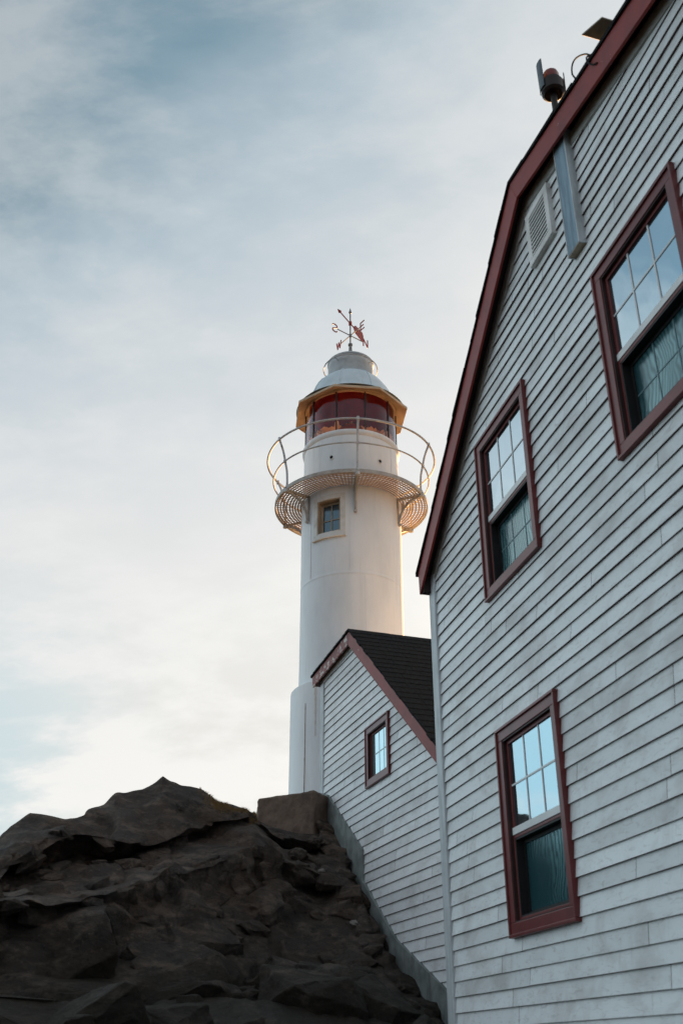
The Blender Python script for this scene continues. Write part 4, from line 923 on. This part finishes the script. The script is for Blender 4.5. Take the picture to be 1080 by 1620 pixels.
for kk in range(320):
    u_ = RB.uniform(-260, 700); fr_ = RB.uniform(0.03, 0.93)
    i = int(np.argmin(abs(uu - u_))); j = ridge_row + int(fr_ * (NV - ridge_row - 8))
    p = Vector(G[j, i]); L_ = RB.uniform(0.34, 0.72) if kk < 80 else RB.uniform(0.09, 0.24)
    if j - ridge_row < 24:
        if j - ridge_row < 9 or 290 < u_ < 415: continue
        L_ = min(L_ * 0.5, 0.17)
    dw = 4.4 - (p.x * wall_n[0] + p.y * wall_n[1])
    if 300 < u_ < 500 and j - ridge_row < 45: continue
    if u_ < 430 and j - ridge_row < 76: L_ = min(L_, RB.uniform(0.08, 0.20))       # the big ledges stay clear
    if 400 < u_ < 490 and j - ridge_row < 70: L_ = min(L_, 0.15)
    if u_ > 480: L_ = min(L_, 0.12 + max(dw, 0) * 0.30)
    x, y, z = frame_at(i, j); a = RB.uniform(-0.35, 0.35)
    x2 = x * math.cos(a) + y * math.sin(a); y2 = y * math.cos(a) - x * math.sin(a); t_ = RB.uniform(-0.3, 0.3); z2 = (z + x2 * t_).normalized(); x2 = (x2 - z2 * x2.dot(z2)).normalized(); y2 = z2.cross(x2)
    sz_ = (L_ * RB.uniform(0.95, 1.4), L_ * RB.uniform(0.7, 1.0), L_ * RB.uniform(0.45, 0.8))
    block(p - z * sz_[2] * RB.uniform(0.15, 0.5), x2, y2, z2, sz_, kk + 1)
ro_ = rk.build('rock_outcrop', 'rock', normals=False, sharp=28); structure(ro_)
print('ROCK', NV, NU)

# loose pale stones lying on the rock near the foundation
from mathutils.bvhtree import BVHTree
BV = BVHTree.FromPolygons([v for v in rk.v], rk.f)
def surf(u, fr):
    i = int(np.argmin(abs(uu - u))); j = ridge_row + int(fr * (NV - ridge_row - 1)); p, n_ = Vector(G[j, i]), Vector(Nn[j, i])
    hit = BV.ray_cast(p + n_ * 1.5, -n_)
    return (hit[0] if hit[0] is not None else p), n_
SP = [(470, 0.30, 0.10, 'broad flat grey stone on the rock just below the concrete block'), (496, 0.22, 0.075, 'angular stone under the corner of the concrete block'),
      (508, 0.40, 0.045, 'pale pebble beside the stepped foundation'), (528, 0.34, 0.05, 'small pale stone close against the foundation step'),
      (560, 0.62, 0.05, 'small pale stone low down on the dark slope by the wing')]
for u_, fr_, rr_, lab in SP:
    p, n_ = surf(u_, fr_); R = random.Random(int(u_)); bm = bmesh.new(); bmesh.ops.create_icosphere(bm, subdivisions=3, radius=1)
    ax = (rr_ * 1.35, rr_, rr_ * 0.7)
    for v in bm.verts:
        f = 1 + 0.30 * noise.noise(v.co * 1.3 + Vector((u_, 0, 0))) + 0.35 * facet(v.co, 1.1, u_ * 0.1)
        v.co = Vector((v.co.x * ax[0], v.co.y * ax[1], v.co.z * ax[2])) * f
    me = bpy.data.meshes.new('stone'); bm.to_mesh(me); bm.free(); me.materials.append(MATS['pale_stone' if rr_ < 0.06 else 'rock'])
    o = bpy.data.objects.new('stone', me); COL.objects.link(o); o.location = p + n_ * rr_ * 0.35; o.rotation_euler = (R.uniform(-.4, .4), R.uniform(-.4, .4), R.uniform(0, 3))
    tag(o, lab, 'stone', 'loose stones on the rock')

# golden dry grass on the sunlit shoulder of the rock
gs = MB(); R = random.Random(8)
for _ in range(7000):
    u_ = 315 + 88 * R.random() ** 0.8; i = int(np.argmin(abs(uu - u_))); j = ridge_row + R.randint(-9, 15)
    if u_ < 330 and R.random() < 0.7: continue
    p = Vector(G[j, i]) + Vector((R.uniform(-.05, .05), R.uniform(-.05, .05), 0)); hit = BV.ray_cast(p + Vector((0, 0, 0.6)), Vector((0, 0, -1)))
    if hit[0] is None: continue
    p = hit[0] - Vector((0, 0, 0.008))
    if noise.noise(p * 2.5) < -0.15: continue
    h = R.uniform(0.02, 0.055); ln = Vector((R.uniform(-.6, .9), R.uniform(-.6, .4), 1)).normalized() * h; t = Vector((R.uniform(-1, 1), R.uniform(-1, 1), 0)).normalized() * 0.004
    k0 = gs.add([p - t, p + t, p + ln * 0.6 + t * 0.6, p + ln * 0.6 - t * 0.6, p + ln + Vector((0.015, 0, -0.01))], [(0, 1, 2, 3), (3, 2, 4)])
go = gs.build('grass', 'dry_grass', normals=False); go['kind'] = 'stuff'
